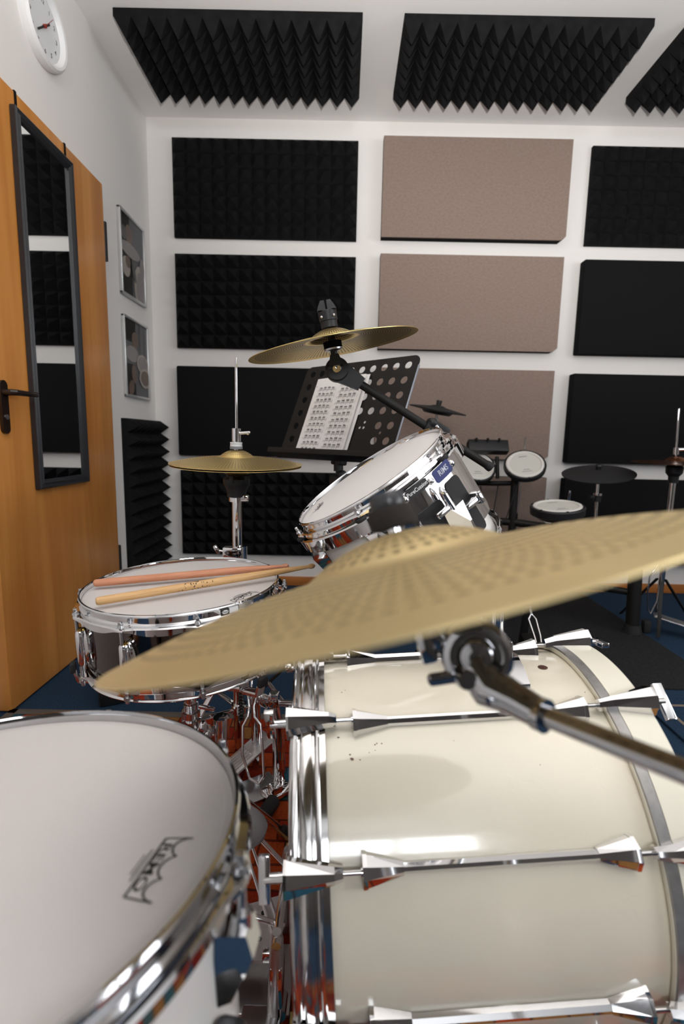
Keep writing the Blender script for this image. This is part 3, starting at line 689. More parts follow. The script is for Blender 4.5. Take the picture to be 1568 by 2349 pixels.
[o for o in bd.children if o.name.startswith('tension_rod') and abs(o.rotation_euler.x-R(angs[0]))<1e-4][0].data=(lambda q:(q.data,bpy.data.objects.remove(q))[0])(T(.084,-1,86).build('tension_rod_turned',CHROME))
ring_copies(T(.3885,1,20).build('tension_rod',CHROME,bd),(4,5))
swap=T(.3885,1,4).build('tension_rod_turned',CHROME).data; [o for o in bpy.data.objects if o.name=='tension_rod_turned'] and bpy.data.objects.remove(bpy.data.objects['tension_rod_turned'])
for o in bd.children:
    if o.name.startswith('tension_rod') and abs(o.rotation_euler.x-R(angs[9]))<1e-4 and max(v.co.x for v in o.data.vertices)>.4: o.data=swap
MB().lathe([(.0,.0),(.0065,0),(.0072,-.0004)],24,Matrix.Translation((.3765,-.009,rsh+.0006))).build('plugged_hole',DARKH,bd)
b=MB(); rnd=random.Random(21)
def blot(x,th,w):
    a=R(th); n=9; pts=[]
    for k in range(n):
        q=2*PI*k/n; rr_=w*rnd.uniform(.5,1.1); xx=x+rr_*math.cos(q)*1.4; aa=a+rr_*math.sin(q)/rsh
        pts.append((xx,-math.sin(aa)*(rsh+.0003),math.cos(aa)*(rsh+.0003)))
    b.add(pts,[tuple(range(n))])
for x,th,w in ((.078,33.5,.0022),(.088,33.8,.0011),(.0755,32.2,.0011),(.1085,29.8,.0010),(.111,29.5,.0009),(.117,29.6,.0009),(.108,31.4,.0007),(.100,32,.0006),(.21,30,.0006),(.062,27,.0012),(.355,21,.0007),(.395,20,.0009),(.41,16,.0008),(.31,38,.0006),(.07,10,.0010),(.075,9,.0007),(.33,9,.0008)): blot(x,th,w)
b.build('lacquer_scuffs',mat('scuff_brown',(.16,.085,.06),.7),bd,sharp=180)
# tom holder on top of the shell
b=MB()
loops=[]
for x in (.275,.338):
    loops.append([(x,-math.sin(R(a))*rr,math.cos(R(a))*rr) for a,rr in ((-12.5,rsh-.002),(-12,rsh+.006),(-6,rsh+.018),(2,rsh+.022),(8,rsh+.014),(12.5,rsh+.006),(13,rsh-.002))])
b.loft(loops); b.box((.306,.010,rsh+.030),(.048,.055,.036),bev=.006); hold=b.build('tom_holder',DCHROME,bd)
b=MB(); b.tube([(.286,.022,rsh+.02),(.286,.022,rsh+.155),(.280,.018,rsh+.18),(.262,.0,rsh+.196),(.245,-.02,rsh+.205)],.0100,18); b.build('holder_rod',CHROME,hold)
b=MB(); b.tube([(.315,.018,rsh+.02),(.315,.018,rsh+.120)],.0105,18); b.cyl((.315,.018,rsh+.118),(.315,.018,rsh+.126),.0110); b.build('holder_rod',CHROME,hold)
b=MB()
for y in (-.20,.20):
    s_=1 if y>0 else -1
    p0=V(.37,s_*.215,-.14); I=MBD.inverted(); foot=I@V(.42,.714+s_*.44,.0235)
    sp=MB(); sp.tube([p0,p0+V(.0,s_*.03,-.01),foot],.006,12); spo=sp.build('spur',CHROME,bd); MB().ball(tuple(foot),.010,12).build('rubber_tip',RUBBER,spo)

# ------------------------------------------------------------------ cymbals
def cymbal(name,label,c,n,Rc,rb,hb,bow,pw,m,hole=.006,th=.0012,group=None):
    """c = centre of the rim plane, n = up"""
    M=frame(c,(1,0,0),n); t=thing(name,label,'cymbal',M,group)
    top=[]; k=44
    for i in range(k+1):
        r=hole+(Rc-hole)*i/k
        z=bow*(1-max(0,(r-rb)/(Rc-rb))**pw) if r>rb else bow
        if r<rb: z+=hb*(1-(r/rb)**2.2)
        top.append((r,z))
    prof=top+[(r,z-th) for r,z in reversed(top)]
    MB().lathe(prof,200,closed=True).build('bow_and_bell',m,t,sharp=60)
    return t
cR=V(.0493,.3426,.7893); nR=V(-.2947,.2647,1).normalized()
cymbal('ride_cymbal','large gold perforated cymbal nearest the camera, over the bass drum',cR,nR,.203,.0694,.0200,.0200,1.55,GOLDN)
cC=V(-.030,1.240,1.108); nC=V(-.193,-.055,.98).normalized()
cymbal('crash_cymbal','gold perforated crash cymbal on black boom arm, tilted, seen from below',cC,nC,.203,.060,.0245,.0175,1.6,GOLDC)
cH=V(-.278,1.315,.822); nH=V(.012,-.040,.999).normalized()
hg='hi-hat cymbal pair on the chrome stand'
hat=cymbal('hi_hat_cymbal','gold top hi-hat cymbal with printed marks facing up',cH,nH,.170,.045,.019,.017,1.7,GOLDH,hole=.0105,group=hg)
cymbal('hi_hat_cymbal','gold bottom hi-hat cymbal turned upside down under the top one',cH-nH*.006,-nH,.168,.045,.017,.011,1.7,GOLDH,hole=.0105,group=hg)
b=MB(); rnd=random.Random(5)
def hat_z(r): return .017*(1-max(0,(r-.045)/(.125))**1.7)+.0006
for a0,r_ in ((20,.075),(24,.080),(38,.105),(42,.108),(150,.10),(154,.105)):
    a=R(a0); w=.008
    b.add([((r_+dr)*math.cos(a+da/r_),(r_+dr)*math.sin(a+da/r_),hat_z(r_+dr)) for dr,da in ((0,-w/2),(0,w/2),(.003,w/2),(.003,-w/2))],[(0,1,2,3)])
b.build('printed_marks',INK,hat)

# ------------------------------------------------------------------ hi-hat stand
hx,hy=-.279,1.315
hs=thing('hi_hat_stand','chrome hi-hat stand with clutch and pull rod behind the snare drum','stand',(hx,hy,RT))
def U(x,y,z): return (hx+x,hy+y,z)
MB().cyl(U(0,0,.60),U(.001,.004,1.090),.0034,seg=14).build('pull_rod',CHROME,hs,world=True)
b=MB(); b.cyl(U(0,.002,.878),U(0,.003,.912),.0115,seg=24); b.cyl(U(.008,.002,.900),U(.032,.0,.902),.0042,seg=12); b.bar(U(.028,.001,.897),U(.036,.001,.905),.006,.010,(0,1,0),.002)
b.cyl(U(0,.0,.846),U(0,.002,.880),.006,seg=16); cl=b.build('clutch',CHROME,hs,world=True)
b=MB(); b.cyl(U(0,0,.866),U(0,0,.872),.0155,seg=28); b.cyl(U(0,0,.8725),U(0,0,.877),.0155,seg=28); b.build('white_nut',WHITEP,cl,world=True)
MB().cyl(U(0,0,.8592),U(0,0,.866),.0165,seg=24).build('felt_washer',GRAYF,cl,world=True)
b=MB(); zc=.799
b.lathe([(.0,.7865),(.028,.7865),(.0345,.781),(.0345,.770),(.032,.764),(.026,.752),(.024,.735),(.020,.733),(0,.733)],40,Matrix.Translation((hx,hy,0)))
for a in (40,140,260,330): b.box(U(.031*math.cos(R(a)),.031*math.sin(R(a)),.782),(.012,.012,.020),Matrix.Rotation(R(a),3,'Z'),bev=.003)
b.build('cymbal_seat',BLACKP,hs,world=True)
b=MB(); b.cyl(U(0,0,.565),U(0,0,.745),.0128,seg=28); b.cyl(U(0,0,.02),U(0,0,.58),.0150,seg=28); b.build('tube',CHROME,hs,world=True)
b=MB(); b.cyl(U(0,0,.722),U(0,0,.740),.0205,seg=28); b.box(U(.022,-.006,.731),(.022,.018,.018),bev=.003); cr2=b.build('memory_lock',CHROME,hs,world=True)
MB().cyl(U(.018,-.014,.731),U(.018,-.0165,.731),.0045,seg=16).build('lock_screw',STEEL,cr2,world=True)
b=MB(); b.box(U(-.010,-.002,.585),(.052,.036,.030),bev=.004); b.cyl(U(.008,0,.560),U(.008,0,.602),.0185,seg=24); b.cyl(U(-.034,-.01,.588),U(-.052,-.012,.592),.004,seg=12); b.bar(U(-.045,-.013,.583),U(-.058,-.013,.605),.010,.013,(0,1,0),.004); b.build('height_clamp',CHROME,hs,world=True)
# legs
b0=None
for k,(ax,ay) in enumerate(((.235,-.015),(-.20,.16),(-.16,-.20))):
    b=MB(); top=U(ax*.10,ay*.10,.29); foot=U(ax,ay,RT+.014)
    b.bar(top,foot,.016,.005,(0,0,1),.001); b.bar(U(ax*.09,ay*.09,.14),U(ax*.55,ay*.55,.16),.014,.004,(0,0,1),.001)
    lo=b.build('leg',CHROME,hs,world=True); b=MB(); b.tube([Vector(foot)+V(-ax*.06,-ay*.06,.012),Vector(foot)+V(ax*.04,ay*.04,-.004)],.010,14); b.build('rubber_foot',RUBBER,lo,world=True)
b=MB(); b.cyl(U(0,0,.27),U(0,0,.31),.021,seg=24); b.cyl(U(0,0,.125),U(0,0,.15),.021,seg=24); b.build('leg_collar',CHROME,hs,world=True)
# fork shaped pull link, pedal frame and footboard
P1=[V(-.245,1.262,.262),V(-.243,1.255,.225),V(-.234,1.235,.185),V(-.236,1.222,.165),V(-.247,1.212,.145),V(-.245,1.190,.080),V(-.222,1.168,.028),V(-.197,1.160,.020)]
P2=[V(-.214,1.262,.268),V(-.213,1.255,.225),V(-.222,1.235,.188),V(-.219,1.222,.165),V(-.201,1.212,.150),V(-.192,1.190,.085),V(-.186,1.168,.035),V(-.197,1.160,.020)]
eye=V(0,0,.892); nr=lambda p: eye+(Vector(p)-eye)*.955
P1=[nr(p) for p in P1]; P2=[nr(p) for p in P2]
b=MB(); b.tube(P1,.0034,12); b.tube(P2,.0034,12); b.bar(nr((-.246,1.262,.268)),nr((-.213,1.262,.270)),.012,.012,bev=.002); b.bar(nr((-.231,1.262,.255)),nr((-.229,1.240,.190)),.013,.006,(1,0,0),.002); b.build('pull_link',CHROME,hs,world=True)

# ------------------------------------------------------------------ snare stand
ss=thing('snare_stand','chrome snare stand with basket arms and wing nut under the snare drum','stand',(-.296,.94,RT))
def W(x,y,z): return (-.296+x,.94+y,z)
b=MB(); b.cyl(W(0,0,.10),W(0,0,.345),.0128,seg=24); b.cyl(W(0,0,.335),W(0,0,.405),.0105,seg=24); b.build('tube',CHROME,ss,world=True)
b=MB()
for k in range(5): b.lathe([(.0105,-.0015),(.0145,0),(.0105,.0015)],24,Matrix.Translation(W(0,0,.346+.0035*k)))
b.lathe([(.0128,.33),(.018,.332),(.018,.344),(.0128,.346)],28,Matrix.Translation(W(0,0,0)),closed=True); b.build('spring_collar',CHROME,ss,world=True)
b=MB(); b.lathe([(.0,.372),(.015,.372),(.016,.378),(.016,.398),(.013,.404),(0,.404)],28,Matrix.Translation(W(0,0,0))); b.bar(W(.010,-.010,.388),W(.046,-.012,.392),.018,.022,(0,0,1),.007); b.cyl(W(.034,-.022,.391),W(.034,-.006,.391),.004,seg=12); b.ball(W(-.026,-.012,.380),.011,16); b.bar(W(-.03,-.01,.378),W(-.058,-.012,.380),.007,.008,bev=.002); b.build('tilter',CHROME,ss,world=True)
b=MB(); b.bar(W(.02,-.014,.362),W(.052,-.016,.356),.007,.008,(0,0,1),.002); b.build('tilter_handle',CHROME,ss,world=True)
for k in range(3):
    a=R(-36.5+120*k); ca,sa=math.cos(a),math.sin(a)
    b=MB(); b.bar(W(.010*ca,.010*sa,.404),W(.13*ca,.13*sa,.440),.022,.010,(0,0,1),.002); b.bar(W(.125*ca,.125*sa,.438),W(.158*ca,.158*sa,.447),.026,.012,(0,0,1),.003); b.bar(W(.158*ca,.158*sa,.440),W(.196*ca,.196*sa,.446),.016,.010,(0,0,1),.002); b.bar(W(.195*ca,.195*sa,.444),W(.2035*ca,.2035*sa,.475),.018,.006,(ca,sa,0),.002)
    ar=b.build('basket_arm',CHROME,ss,world=True); MB().bar(W(.2030*ca,.2030*sa,.462),W(.2040*ca,.2040*sa,.480),.020,.010,(ca,sa,0),.003).build('rubber_grip',RUBBER,ar,world=True)
b=MB()
b.lathe([(0,-.008),(.014,-.008),(.017,0),(.014,.008),(0,.008)],24,frame(W(.030,-.014,.306),(0,0,1),(.5,-.85,.1)))
b.ball(W(.038,-.020,.300),.013,18,sc=(.7,.8,1.3)); b.ball(W(.030,-.020,.318),.012,18,sc=(.8,.8,1.4)); b.lathe([(.0128,.288),(.019,.290),(.019,.326),(.0128,.328)],28,Matrix.Translation(W(0,0,0)),closed=True); b.build('wing_nut_clamp',CHROME,ss,world=True)
b=MB(); b.cyl(W(.061,0,.285),W(.061,0,.331),.0150,.0160,seg=24); b.cyl(W(.061,0,.16),W(.061,0,.287),.0065,seg=16); b.cyl(W(.061,0,.20),W(.061,0,.284),.012,seg=20); b.bar(W(.01,0,.30),W(.055,0,.30),.012,.016,bev=.002); b.build('side_post',CHROME,ss,world=True)
for k,(ax,ay) in enumerate(((-.05,-.26),(-.20,.17),(.19,.05))):
    n=V(-ay,ax,0).normalized()*.010; b=MB()
    for s_ in (-1,1):
        o_=n*s_; b.bar(Vector(W(ax*.08,ay*.08,.22))+o_,Vector(W(ax,ay,RT+.012))+o_,.005,.008,(0,0,1),.001)
    b.bar(W(ax*.06,ay*.06,.115),W(ax*.55,ay*.55,.125),.012,.004,bev=.001); lo=b.build('leg',CHROME,ss,world=True)
    MB().tube([Vector(W(ax*.94,ay*.94,RT+.026)),Vector(W(ax*1.04,ay*1.04,RT+.014))],.012,14).build('rubber_foot',RUBBER,lo,world=True)
b=MB(); b.cyl(W(0,0,.205),W(0,0,.235),.021,seg=24); b.cyl(W(0,0,.10),W(0,0,.13),.021,seg=24); b.build('leg_collar',CHROME,ss,world=True)

# ------------------------------------------------------------------ pedals of the double kick
def footboard(parent,heel,toe,w,label_m=ALU):
    heel=Vector(heel);toe=Vector(toe); b=MB(); b.bar(heel,toe,w,.007,(0,0,1),.003)
    x=(toe-heel).normalized(); y=V(0,0,1).cross(x).normalized(); z=x.cross(y)
    for k in (-.30,-.15,0,.15,.30): b.bar(heel+x*.03+y*w*k+z*.0045,heel+(toe-heel)*.62+y*w*k+z*.0045,.004,.003,z,.001)
    return b.build('footboard',label_m,parent,world=True)
# slave pedal beside the hi-hat stand
sp=thing('kick_pedal','aluminium kick pedal with chrome posts on the red rug behind the snare stand','pedal',(-.18,1.16,RT))
b=MB(); b.bar((-.330,1.055,RT+.004),(-.155,1.175,RT+.004),.085,.008,bev=.002); b.build('base_plate',STEEL,sp,world=True)
footboard(sp,(-.308,1.130,.036),(-.186,1.257,.094),.062)
b=MB(); b.tube([(-.147,1.170,RT+.008),(-.150,1.170,.17),(-.160,1.172,.232)],[.017,.015,.013],20); b.box((-.160,1.170,.245),(.026,.026,.036),bev=.004); b.build('post',CHROME,sp,world=True)
b=MB(); b.tube([(-.215,1.235,RT+.008),(-.218,1.235,.225)],.013,20); b.ball((-.206,1.222,.222),.016,16); b.box((-.190,1.215,.215),(.030,.024,.026),Matrix.Rotation(R(30),3,'Y'),bev=.004); b.build('post',CHROME,sp,world=True)
b=MB(); b.cyl((-.160,1.168,.236),(-.105,1.160,.240),.008,seg=18); b.build('axle',CHROME,sp,world=True)
b=MB()
for k in range(9):
    z=.205-.009*k; b.lathe([(.005,-.0022),(.0085,0),(.005,.0022)],14,Matrix.Translation((-.262,1.262,z)))
b.build('chain',BLACKP,sp,world=True)
b=MB(); b.bar((-.175,1.105,RT+.014),(-.120,1.150,RT+.014),.05,.012,bev=.003); b.box((-.150,1.115,RT+.030),(.030,.028,.02),Matrix.Rotation(R(35),3,'Z'),bev=.004); b.build('hoop_clamp',CHROME,sp,world=True)
b=MB(); b.cyl((-.178,1.010,.031),(-.150,1.085,.031),.017,seg=20); b.build('rubber_foot',RUBBER,sp,world=True)
# main pedal clamped to the batter hoop
kp=thing('bass_drum_pedal','kick pedal with grey felt beater at the chrome hoop of the bass drum','pedal',(-.12,.70,RT))
bt=MB(); bc=V(-.143,.735,.262)
Mb=frame(bc,(0,1,0),V(.55,-.03,-.55)); bt.lathe([(0,-.028),(.016,-.027),(.025,-.020),(.0275,-.005),(.0275,.010),(.023,.022),(.010,.030),(0,.030)],32,Mb)
be=bt.build('beater',GRAYF,kp,world=True)
MB().tube([bc+V(.014,-.001,-.014),bc+V(.022,-.001,-.022)],.0065,14).build('beater_collar',STEEL,be,world=True)
MB().cyl(bc+V(.016,-.001,-.016),V(-.074,.732,.186),.0036,seg=14).build('beater_shaft',CHROME,be,world=True)
b=MB(); b.cyl((-.160,.80,.205),(-.085,.70,.105),.0030,seg=12); b.cyl((-.168,.79,.200),(-.093,.69,.100),.0030,seg=12); b.build('spring_rods',CHROME,kp,world=True)
MB().cyl((-.150,.66,.185),(-.075,.66,.160),.0042,seg=12).build('link_rod',CHROME,kp,world=True)
b=MB(); b.cyl((-.082,.62,.17),(-.082,.80,.17),.007,seg=18); b.build('axle',CHROME,kp,world=True)
for y in (.635,.785):
    b=MB(); b.tube([(-.086,y,RT+.006),(-.083,y,.165),(-.083,y,.178)],[.012,.010,.007],18); b.build('post',ALU,kp,world=True)
b=MB(); b.prism([(-.30,.67),(-.085,.655),(-.085,.765),(-.30,.735)],.085,.090,Matrix(((1,0,0,0),(0,1,0,0),(.20,0,1,.035),(0,0,0,1))))
fb=b.build('footboard',ALU,kp,world=True)
b=MB()
for x,y in ((-.118,.690),(-.118,.735)): b.cyl((x,y,.0975+(x+.118)*.2),(x,y,.1022+(x+.118)*.2),.0042,seg=16)
for x in (-.135,-.150): b.box((x,.675,.098+(x+.118)*.2),(.003,.014,.004))
b.build('footboard_slots',BLACKP,fb,world=True)
b=MB(); b.box((-.19,.70,RT+.004),(.25,.11,.008),bev=.002); b.box((-.105,.60,RT+.018),(.060,.085,.028),bev=.004); b.build('base_plate',STEEL,kp,world=True)
b=MB(); b.box((-.083,.640,.075),(.020,.030,.10),bev=.004); b.box((-.096,.652,.118),(.022,.012,.018),bev=.003); b.cyl((-.080,.625,.045),(-.080,.655,.045),.012,seg=16); b.build('spring_housing',CHROME,kp,world=True)

# ------------------------------------------------------------------ cymbal stands
def quick_nut(b,M,z0,k=1.0):
    b.lathe([(0,z0),(.0165*k,z0),(.0165*k,z0+.022),(.0155*k,z0+.024),(0,z0+.024)],32,M)
# near chrome boom stand
ns=thing('cymbal_stand','shiny chrome boom cymbal stand in front of the bass drum, holding the near cymbal','stand',(.42,.02,RT))
Mn=frame(cR,(1,0,0),nR)
b=MB(); b.lathe([(.006,.058),(.0125,.058),(.0130,.060),(.0130,.066),(.0115,.0685),(0,.069)],36,Mn); b.build('wing_nut',mat('smoked_black_metal',(.03,.03,.034),.3),ns,world=True)
MB().lathe([(.005,.058),(.0155,.058),(.0165,.056),(.0170,.045),(.0165,.0435),(.0050,.0435)],36,Mn,closed=True).build('felt_washer',mat('brown_black_felt',(.016,.012,.011),.95,bump=(500,.5)),ns,world=True)
b=MB(); b.cyl((0,0,-.050),(0,0,.045),.0045,seg=16,M=Mn); b.lathe([(0,.034),(.012,.033),(.012,.006),(.010,-.020),(0,-.022)],28,Mn); b.build('cymbal_rod',CHROME,ns,world=True)
tc=V(.094,.326,.747); ta=V(-.28,-.93,.24).normalized(); Mt=frame(tc,(1,0,0),ta)
b=MB()
b.lathe([(0,-.012),(.0225,-.012),(.0240,-.008),(.0240,.006),(.0215,.010),(.0175,.0105),(.0165,.004),(0,.004)],56,Mt); b.lathe([(0,.003),(.0115,.003),(.0125,.005),(.0125,.0095),(.010,.0125),(.0045,.0130),(.004,.010),(0,.010)],40,Mt); b.build('ratchet',DCHROME,ns,world=True)
b=MB(); base_=cR-nR*.050; b.bar(base_+nR*.026,tc-ta*.008-V(.010,0,.010),.012,.010,ta,.003); b.bar(base_+nR*.03,base_-nR*.004,.012,.012,ta,.003); b.build('tilter_head',DCHROME,ns,world=True)
b=MB(); wb=tc+V(-.012,-.006,-.012); b.bar(wb,wb+V(-.022,.0,-.004),.009,.007,(0,-1,0),.003); b.cyl(wb+V(.002,.006,0),wb+V(.002,-.012,.002),.0060,seg=16); b.build('tilter_wing_screw',DCHROME,ns,world=True)
A0=tc+V(.006,-.006,-.014); A1=V(.1255,.288,.7260); A2=V(.1690,.2250,.7345)
b=MB(); b.tube([tc+V(0,0,-.006),tc+V(.008,-.012,-.018),V(.113,.302,.7285),A1],[.0150,.0145,.0110,.0096],24); b.box(tuple(tc+V(.0105,-.0225,-.0195)),(.018,.006,.015),Matrix.Rotation(R(38),3,'Y'),.002); ta2=b.build('arm_socket',DCHROME,ns,world=True)
b=MB(); q=tc+V(.0105,-.0260,-.0190); b.cyl(q,q+V(0,-.0025,0),.0032,seg=14); b.build('socket_screw',DCHROME,ta2,world=True)
dirA=(A2-A1).normalized(); E0=A1-dirA*.006; E1=A1+dirA*.42
MB().cyl(E0,E1,.0063,seg=28).build('boom_arm',DCHROME,ns,world=True)
MB().lathe([(.0063,0),(.0104,0),(.0104,.006),(.0063,.006)],28,frame(A1-dirA*.003,(0,0,1),dirA),closed=True).build('socket_ring',DCHROME,ns,world=True)
pt=A1+dirA*.36
b=MB(); b.cyl((pt.x+.02,pt.y,.10),(pt.x+.02,pt.y,pt.z+.015),.0125,seg=24); b.box((pt.x+.008,pt.y,pt.z),(.05,.03,.04),bev=.006); b.build('tube',DCHROME,ns,world=True)
for a in (-20,100,220):
    ca,sa=math.cos(R(a)),math.sin(R(a)); MB().bar((pt.x+.02+.01*ca,pt.y+.01*sa,.30),(pt.x+.02+.22*ca,pt.y+.22*sa,RT+.012),.016,.006,bev=.001).build('leg',DCHROME,ns,world=True)
ns_loc=V(pt.x+.02,pt.y,RT)

# far black boom stand
bs=thing('cymbal_stand','black boom cymbal stand behind the rack tom, holding the tilted crash','stand',(.232,1.257,0))
Mc=frame(cC,(1,0,0),nC)
b=MB(); b.lathe([(0,.0430),(.0195,.0430),(.0195,.058),(.0215,.059),(.0215,.080),(.020,.082),(0,.082)],36,Mc)
for s_ in (-1,1): b.loft([[(s_*.0022,-.0175,.082),(s_*.0225,-.0175,.082),(s_*.0225,.0175,.082),(s_*.0022,.0175,.082)],[(s_*.0022,-.0165,.094),(s_*.0195,-.0165,.090),(s_*.0195,.0165,.090),(s_*.0022,.0165,.094)],[(s_*.0028,-.012,.104),(s_*.012,-.012,.104),(s_*.012,.012,.104),(s_*.0028,.012,.104)]],M=Mc)
nu=b.build('quick_release_nut',BLACKP,bs,world=True)
b=MB()
for x in (-.0145,.0145): q=Mc@V(x,-.0185,.067); b.ball(tuple(q),.0034,12)
b.build('nut_screw',STEEL,nu,world=True)
b=MB(); b.lathe([(.005,.012),(.022,.012),(.022,-.004),(.005,-.004)],32,Mc,closed=True); b.build('felt_washer',FLATB,bs,world=True)
b=MB(); b.lathe([(.005,-.004),(.0225,-.004),(.0220,-.0075),(.010,-.012),(.005,-.012)],32,Mc,closed=True); b.build('metal_washer',STEEL,bs,world=True)
b=MB(); b.cyl((0,0,-.035),(0,0,.04),.0085,seg=20,M=Mc); b.loft([[(-.010,-.010,-.018),(.010,-.010,-.018),(.010,.010,-.018),(-.010,.010,-.018)],[(-.0175,-.0135,-.044),(.0175,-.0135,-.044),(.0175,.0135,-.044),(-.0175,.0135,-.044)]],M=Mc); b.build('cymbal_rod',BLACKP,bs,world=True)
pv=V(-.0190,1.250,1.0555); fy=V(-.05,-1,.10).normalized()
K0=pv; K1=V(.228,1.257,.919); K2=V(.368,1.254,.828); dk=(K1-K0).normalized()
b=MB(); Mp=frame(pv,(1,0,0),fy); b.lathe([(0,-.014),(.027,-.014),(.0285,-.010),(.0285,.010),(.026,.0135),(.012,.014),(0,.014)],48,Mp)
b.bar(pv+V(-.003,0,.002),Mc@V(0,0,-.040),.040,.024,(0,-1,0),.004)
b.loft([[pv+dk*.012+V(0,-.012,0)+V(.012,0,.022),pv+dk*.012+V(0,.012,0)+V(.012,0,.022),pv+dk*.012+V(0,.012,0)-V(.012,0,.022),pv+dk*.012+V(0,-.012,0)-V(.012,0,.022)],[pv+dk*.068+V(0,-.012,0)+V(.008,0,.0135),pv+dk*.068+V(0,.012,0)+V(.008,0,.0135),pv+dk*.068+V(0,.012,0)-V(.008,0,.0135),pv+dk*.068+V(0,-.012,0)-V(.008,0,.0135)]])
ti=b.build('tilter',BLACKP,bs,world=True)
b=MB(); b.lathe([(0,.0135),(.0100,.0135),(.0105,.0155),(.0095,.017),(.003,.0165),(0,.016)],32,Mp); b.build('bolt_head',CHROME,ti,world=True)
MB().cyl(pv+dk*.05,K2,.0100,seg=24).build('boom_arm',BLACKM,bs,world=True)
de=(K2-K1).normalized(); MB().tube([K2-de*.014,K2-de*.010,K2-de*.003,K2+de*.001,K2+de*.003],[.0108,.0115,.0122,.0118,.0090],24).build('rubber_cap',RUBBER,bs,world=True)
b=MB(); b.bar(K1-dk*.030,K1+dk*.030,.034,.040,(0,-1,0),.006); b.cyl((.232,1.257,.84),(.232,1.257,.925),.018,seg=24); b.ball(tuple(K1+V(-.012,-.010,.014)),.014,16); b.build('boom_clamp',BLACKP,bs,world=True)
b=MB(); b.cyl((.232,1.257,.15),(.232,1.257,.86),.0125,seg=24); b.cyl((.232,1.257,.15),(.232,1.257,.52),.0150,seg=24); b.build('tube',BLACKM,bs,world=True)
for a in (30,150,270):
    ca,sa=math.cos(R(a)),math.sin(R(a)); lo=MB().bar((.232+.012*ca,1.257+.012*sa,.36),(.232+.24*ca,1.257+.24*sa,.032),.018,.006,bev=.001).build('leg',BLACKM,bs,world=True)
    MB().ball((.232+.24*ca,1.257+.24*sa,RT+.0125),.012,12).build('rubber_foot',RUBBER,lo,world=True)

# ------------------------------------------------------------------ music stand
wv=V(.73,-.68,0).normalized(); nf=V(.68,.73,0).normalized(); uv=(nf*.40+V(0,0,math.sqrt(1-.16))).normalized()
rb=V(.135,1.466,.825); lb=rb-wv*.5; nn=wv.cross(uv)
if nn.y>0: nn=-nn
MD=Matrix((wv,uv,wv.cross(uv))).transposed().to_4x4(); MD.translation=lb
ctr=lb+wv*.25
mst=thing('music_stand','black perforated music stand with sheet music behind the rack tom','stand',(ctr.x+nf.x*.05,ctr.y+nf.y*.05,0))
cu=bpy.data.curves.new('desk','CURVE'); cu.dimensions='2D'; cu.fill_mode='BOTH'; cu.extrude=.0010; cu.resolution_u=8
def spline(pts):
    s=cu.splines.new('POLY'); s.points.add(len(pts)-1)
    for p,(x,y) in zip(s.points,pts): p.co=(x,y,0,1)
    s.use_cyclic_u=True
W_,H_,cr3=.5,.352,.024
out=[(0,0),(W_,0)]
for k in range(9): a=PI/2*k/8; out.append((W_-cr3+cr3*math.cos(a),H_-cr3+cr3*math.sin(a)))
for k in range(9): a=PI/2+PI/2*k/8; out.append((cr3+cr3*math.cos(a),H_-cr3+cr3*math.sin(a)))
spline(out)
def hole(x,y,r): spline([(x+r*math.cos(2*PI*k/24),y+r*math.sin(2*PI*k/24)) for k in range(24)])
for i in range(10):
    for j in range(6):
        if j>=4 and 2<=i<=7: continue
        hole(.0385+.0470*i,.3200-.0505*j,.0128)
for x,y in ((.342,.111),(.358,.111),(.3565,.1295),(.143,.111),(.159,.111),(.1565,.1295),(.430,.094)): hole(x,y,.0048)
ob=bpy.data.objects.new('desk',cu); COL.objects.link(ob); bpy.context.view_layer.update()
dm=bpy.data.meshes.new_from_object(ob.evaluated_get(bpy.context.evaluated_depsgraph_get())); bpy.data.objects.remove(ob)
db=MB(); db.add([tuple(MD@v.co) for v in dm.vertices],[tuple(p.vertices) for p in dm.polygons])
desk=db.build('desk',BLACKM,mst,sharp=30,world=True)
sg=1 if (wv.cross(uv)).dot(nn)>0 else -1      # front side of the desk in local z
b=MB(); b.bar(lb-wv*.005+nn*.026-uv*.004,rb+wv*.005+nn*.026-uv*.004,.054,.003,uv,.001); b.bar(lb-wv*.005+nn*.052+uv*.004,rb+wv*.005+nn*.052+uv*.004,.003,.018,uv,.001)
b.build('ledge',BLACKM,mst,world=True)
b=MB(); b.bar(rb+wv*.001+uv*.03,rb+wv*.001+uv*.318,.004,.0055,nn,.001); b.build('edge_trim',mat('grey_edge',(.33,.36,.42),.35,.5),desk,world=True)
pc=ctr-nn*.052; base_p=V(pc.x,pc.y,0)
b=MB(); b.bar(ctr-nn*.020+uv*.12,ctr-nn*.052+uv*.0,.05,.03,bev=.005); b.cyl(pc+V(0,0,.02),pc+V(0,0,-.02),.016,seg=20); b.ball(tuple(pc+nn*.012+V(.02,-.01,-.035)),.016,16); b.bar(pc+V(0,0,-.035),pc+V(0,0,-.075),.05,.04,nn,.006); b.build('tilt_clamp',BLACKP,mst,world=True)
b=MB(); b.cyl(base_p+V(0,0,.12),pc+V(0,0,.02),.009,seg=20); b.cyl(base_p+V(0,0,.12),base_p+V(0,0,.55),.0125,seg=20); b.build('pole',BLACKM,mst,world=True)
for a in (80,200,320):
    d_=V(math.cos(R(a)),math.sin(R(a)),0); b=MB(); b.bar(base_p+d_*.012+V(0,0,.26),base_p+d_*.30+V(0,0,.016),.014,.006,bev=.001); b.bar(base_p+d_*.012+V(0,0,.13),base_p+d_*.17+V(0,0,.135),.012,.005,bev=.001); b.build('leg',BLACKM,mst,world=True)
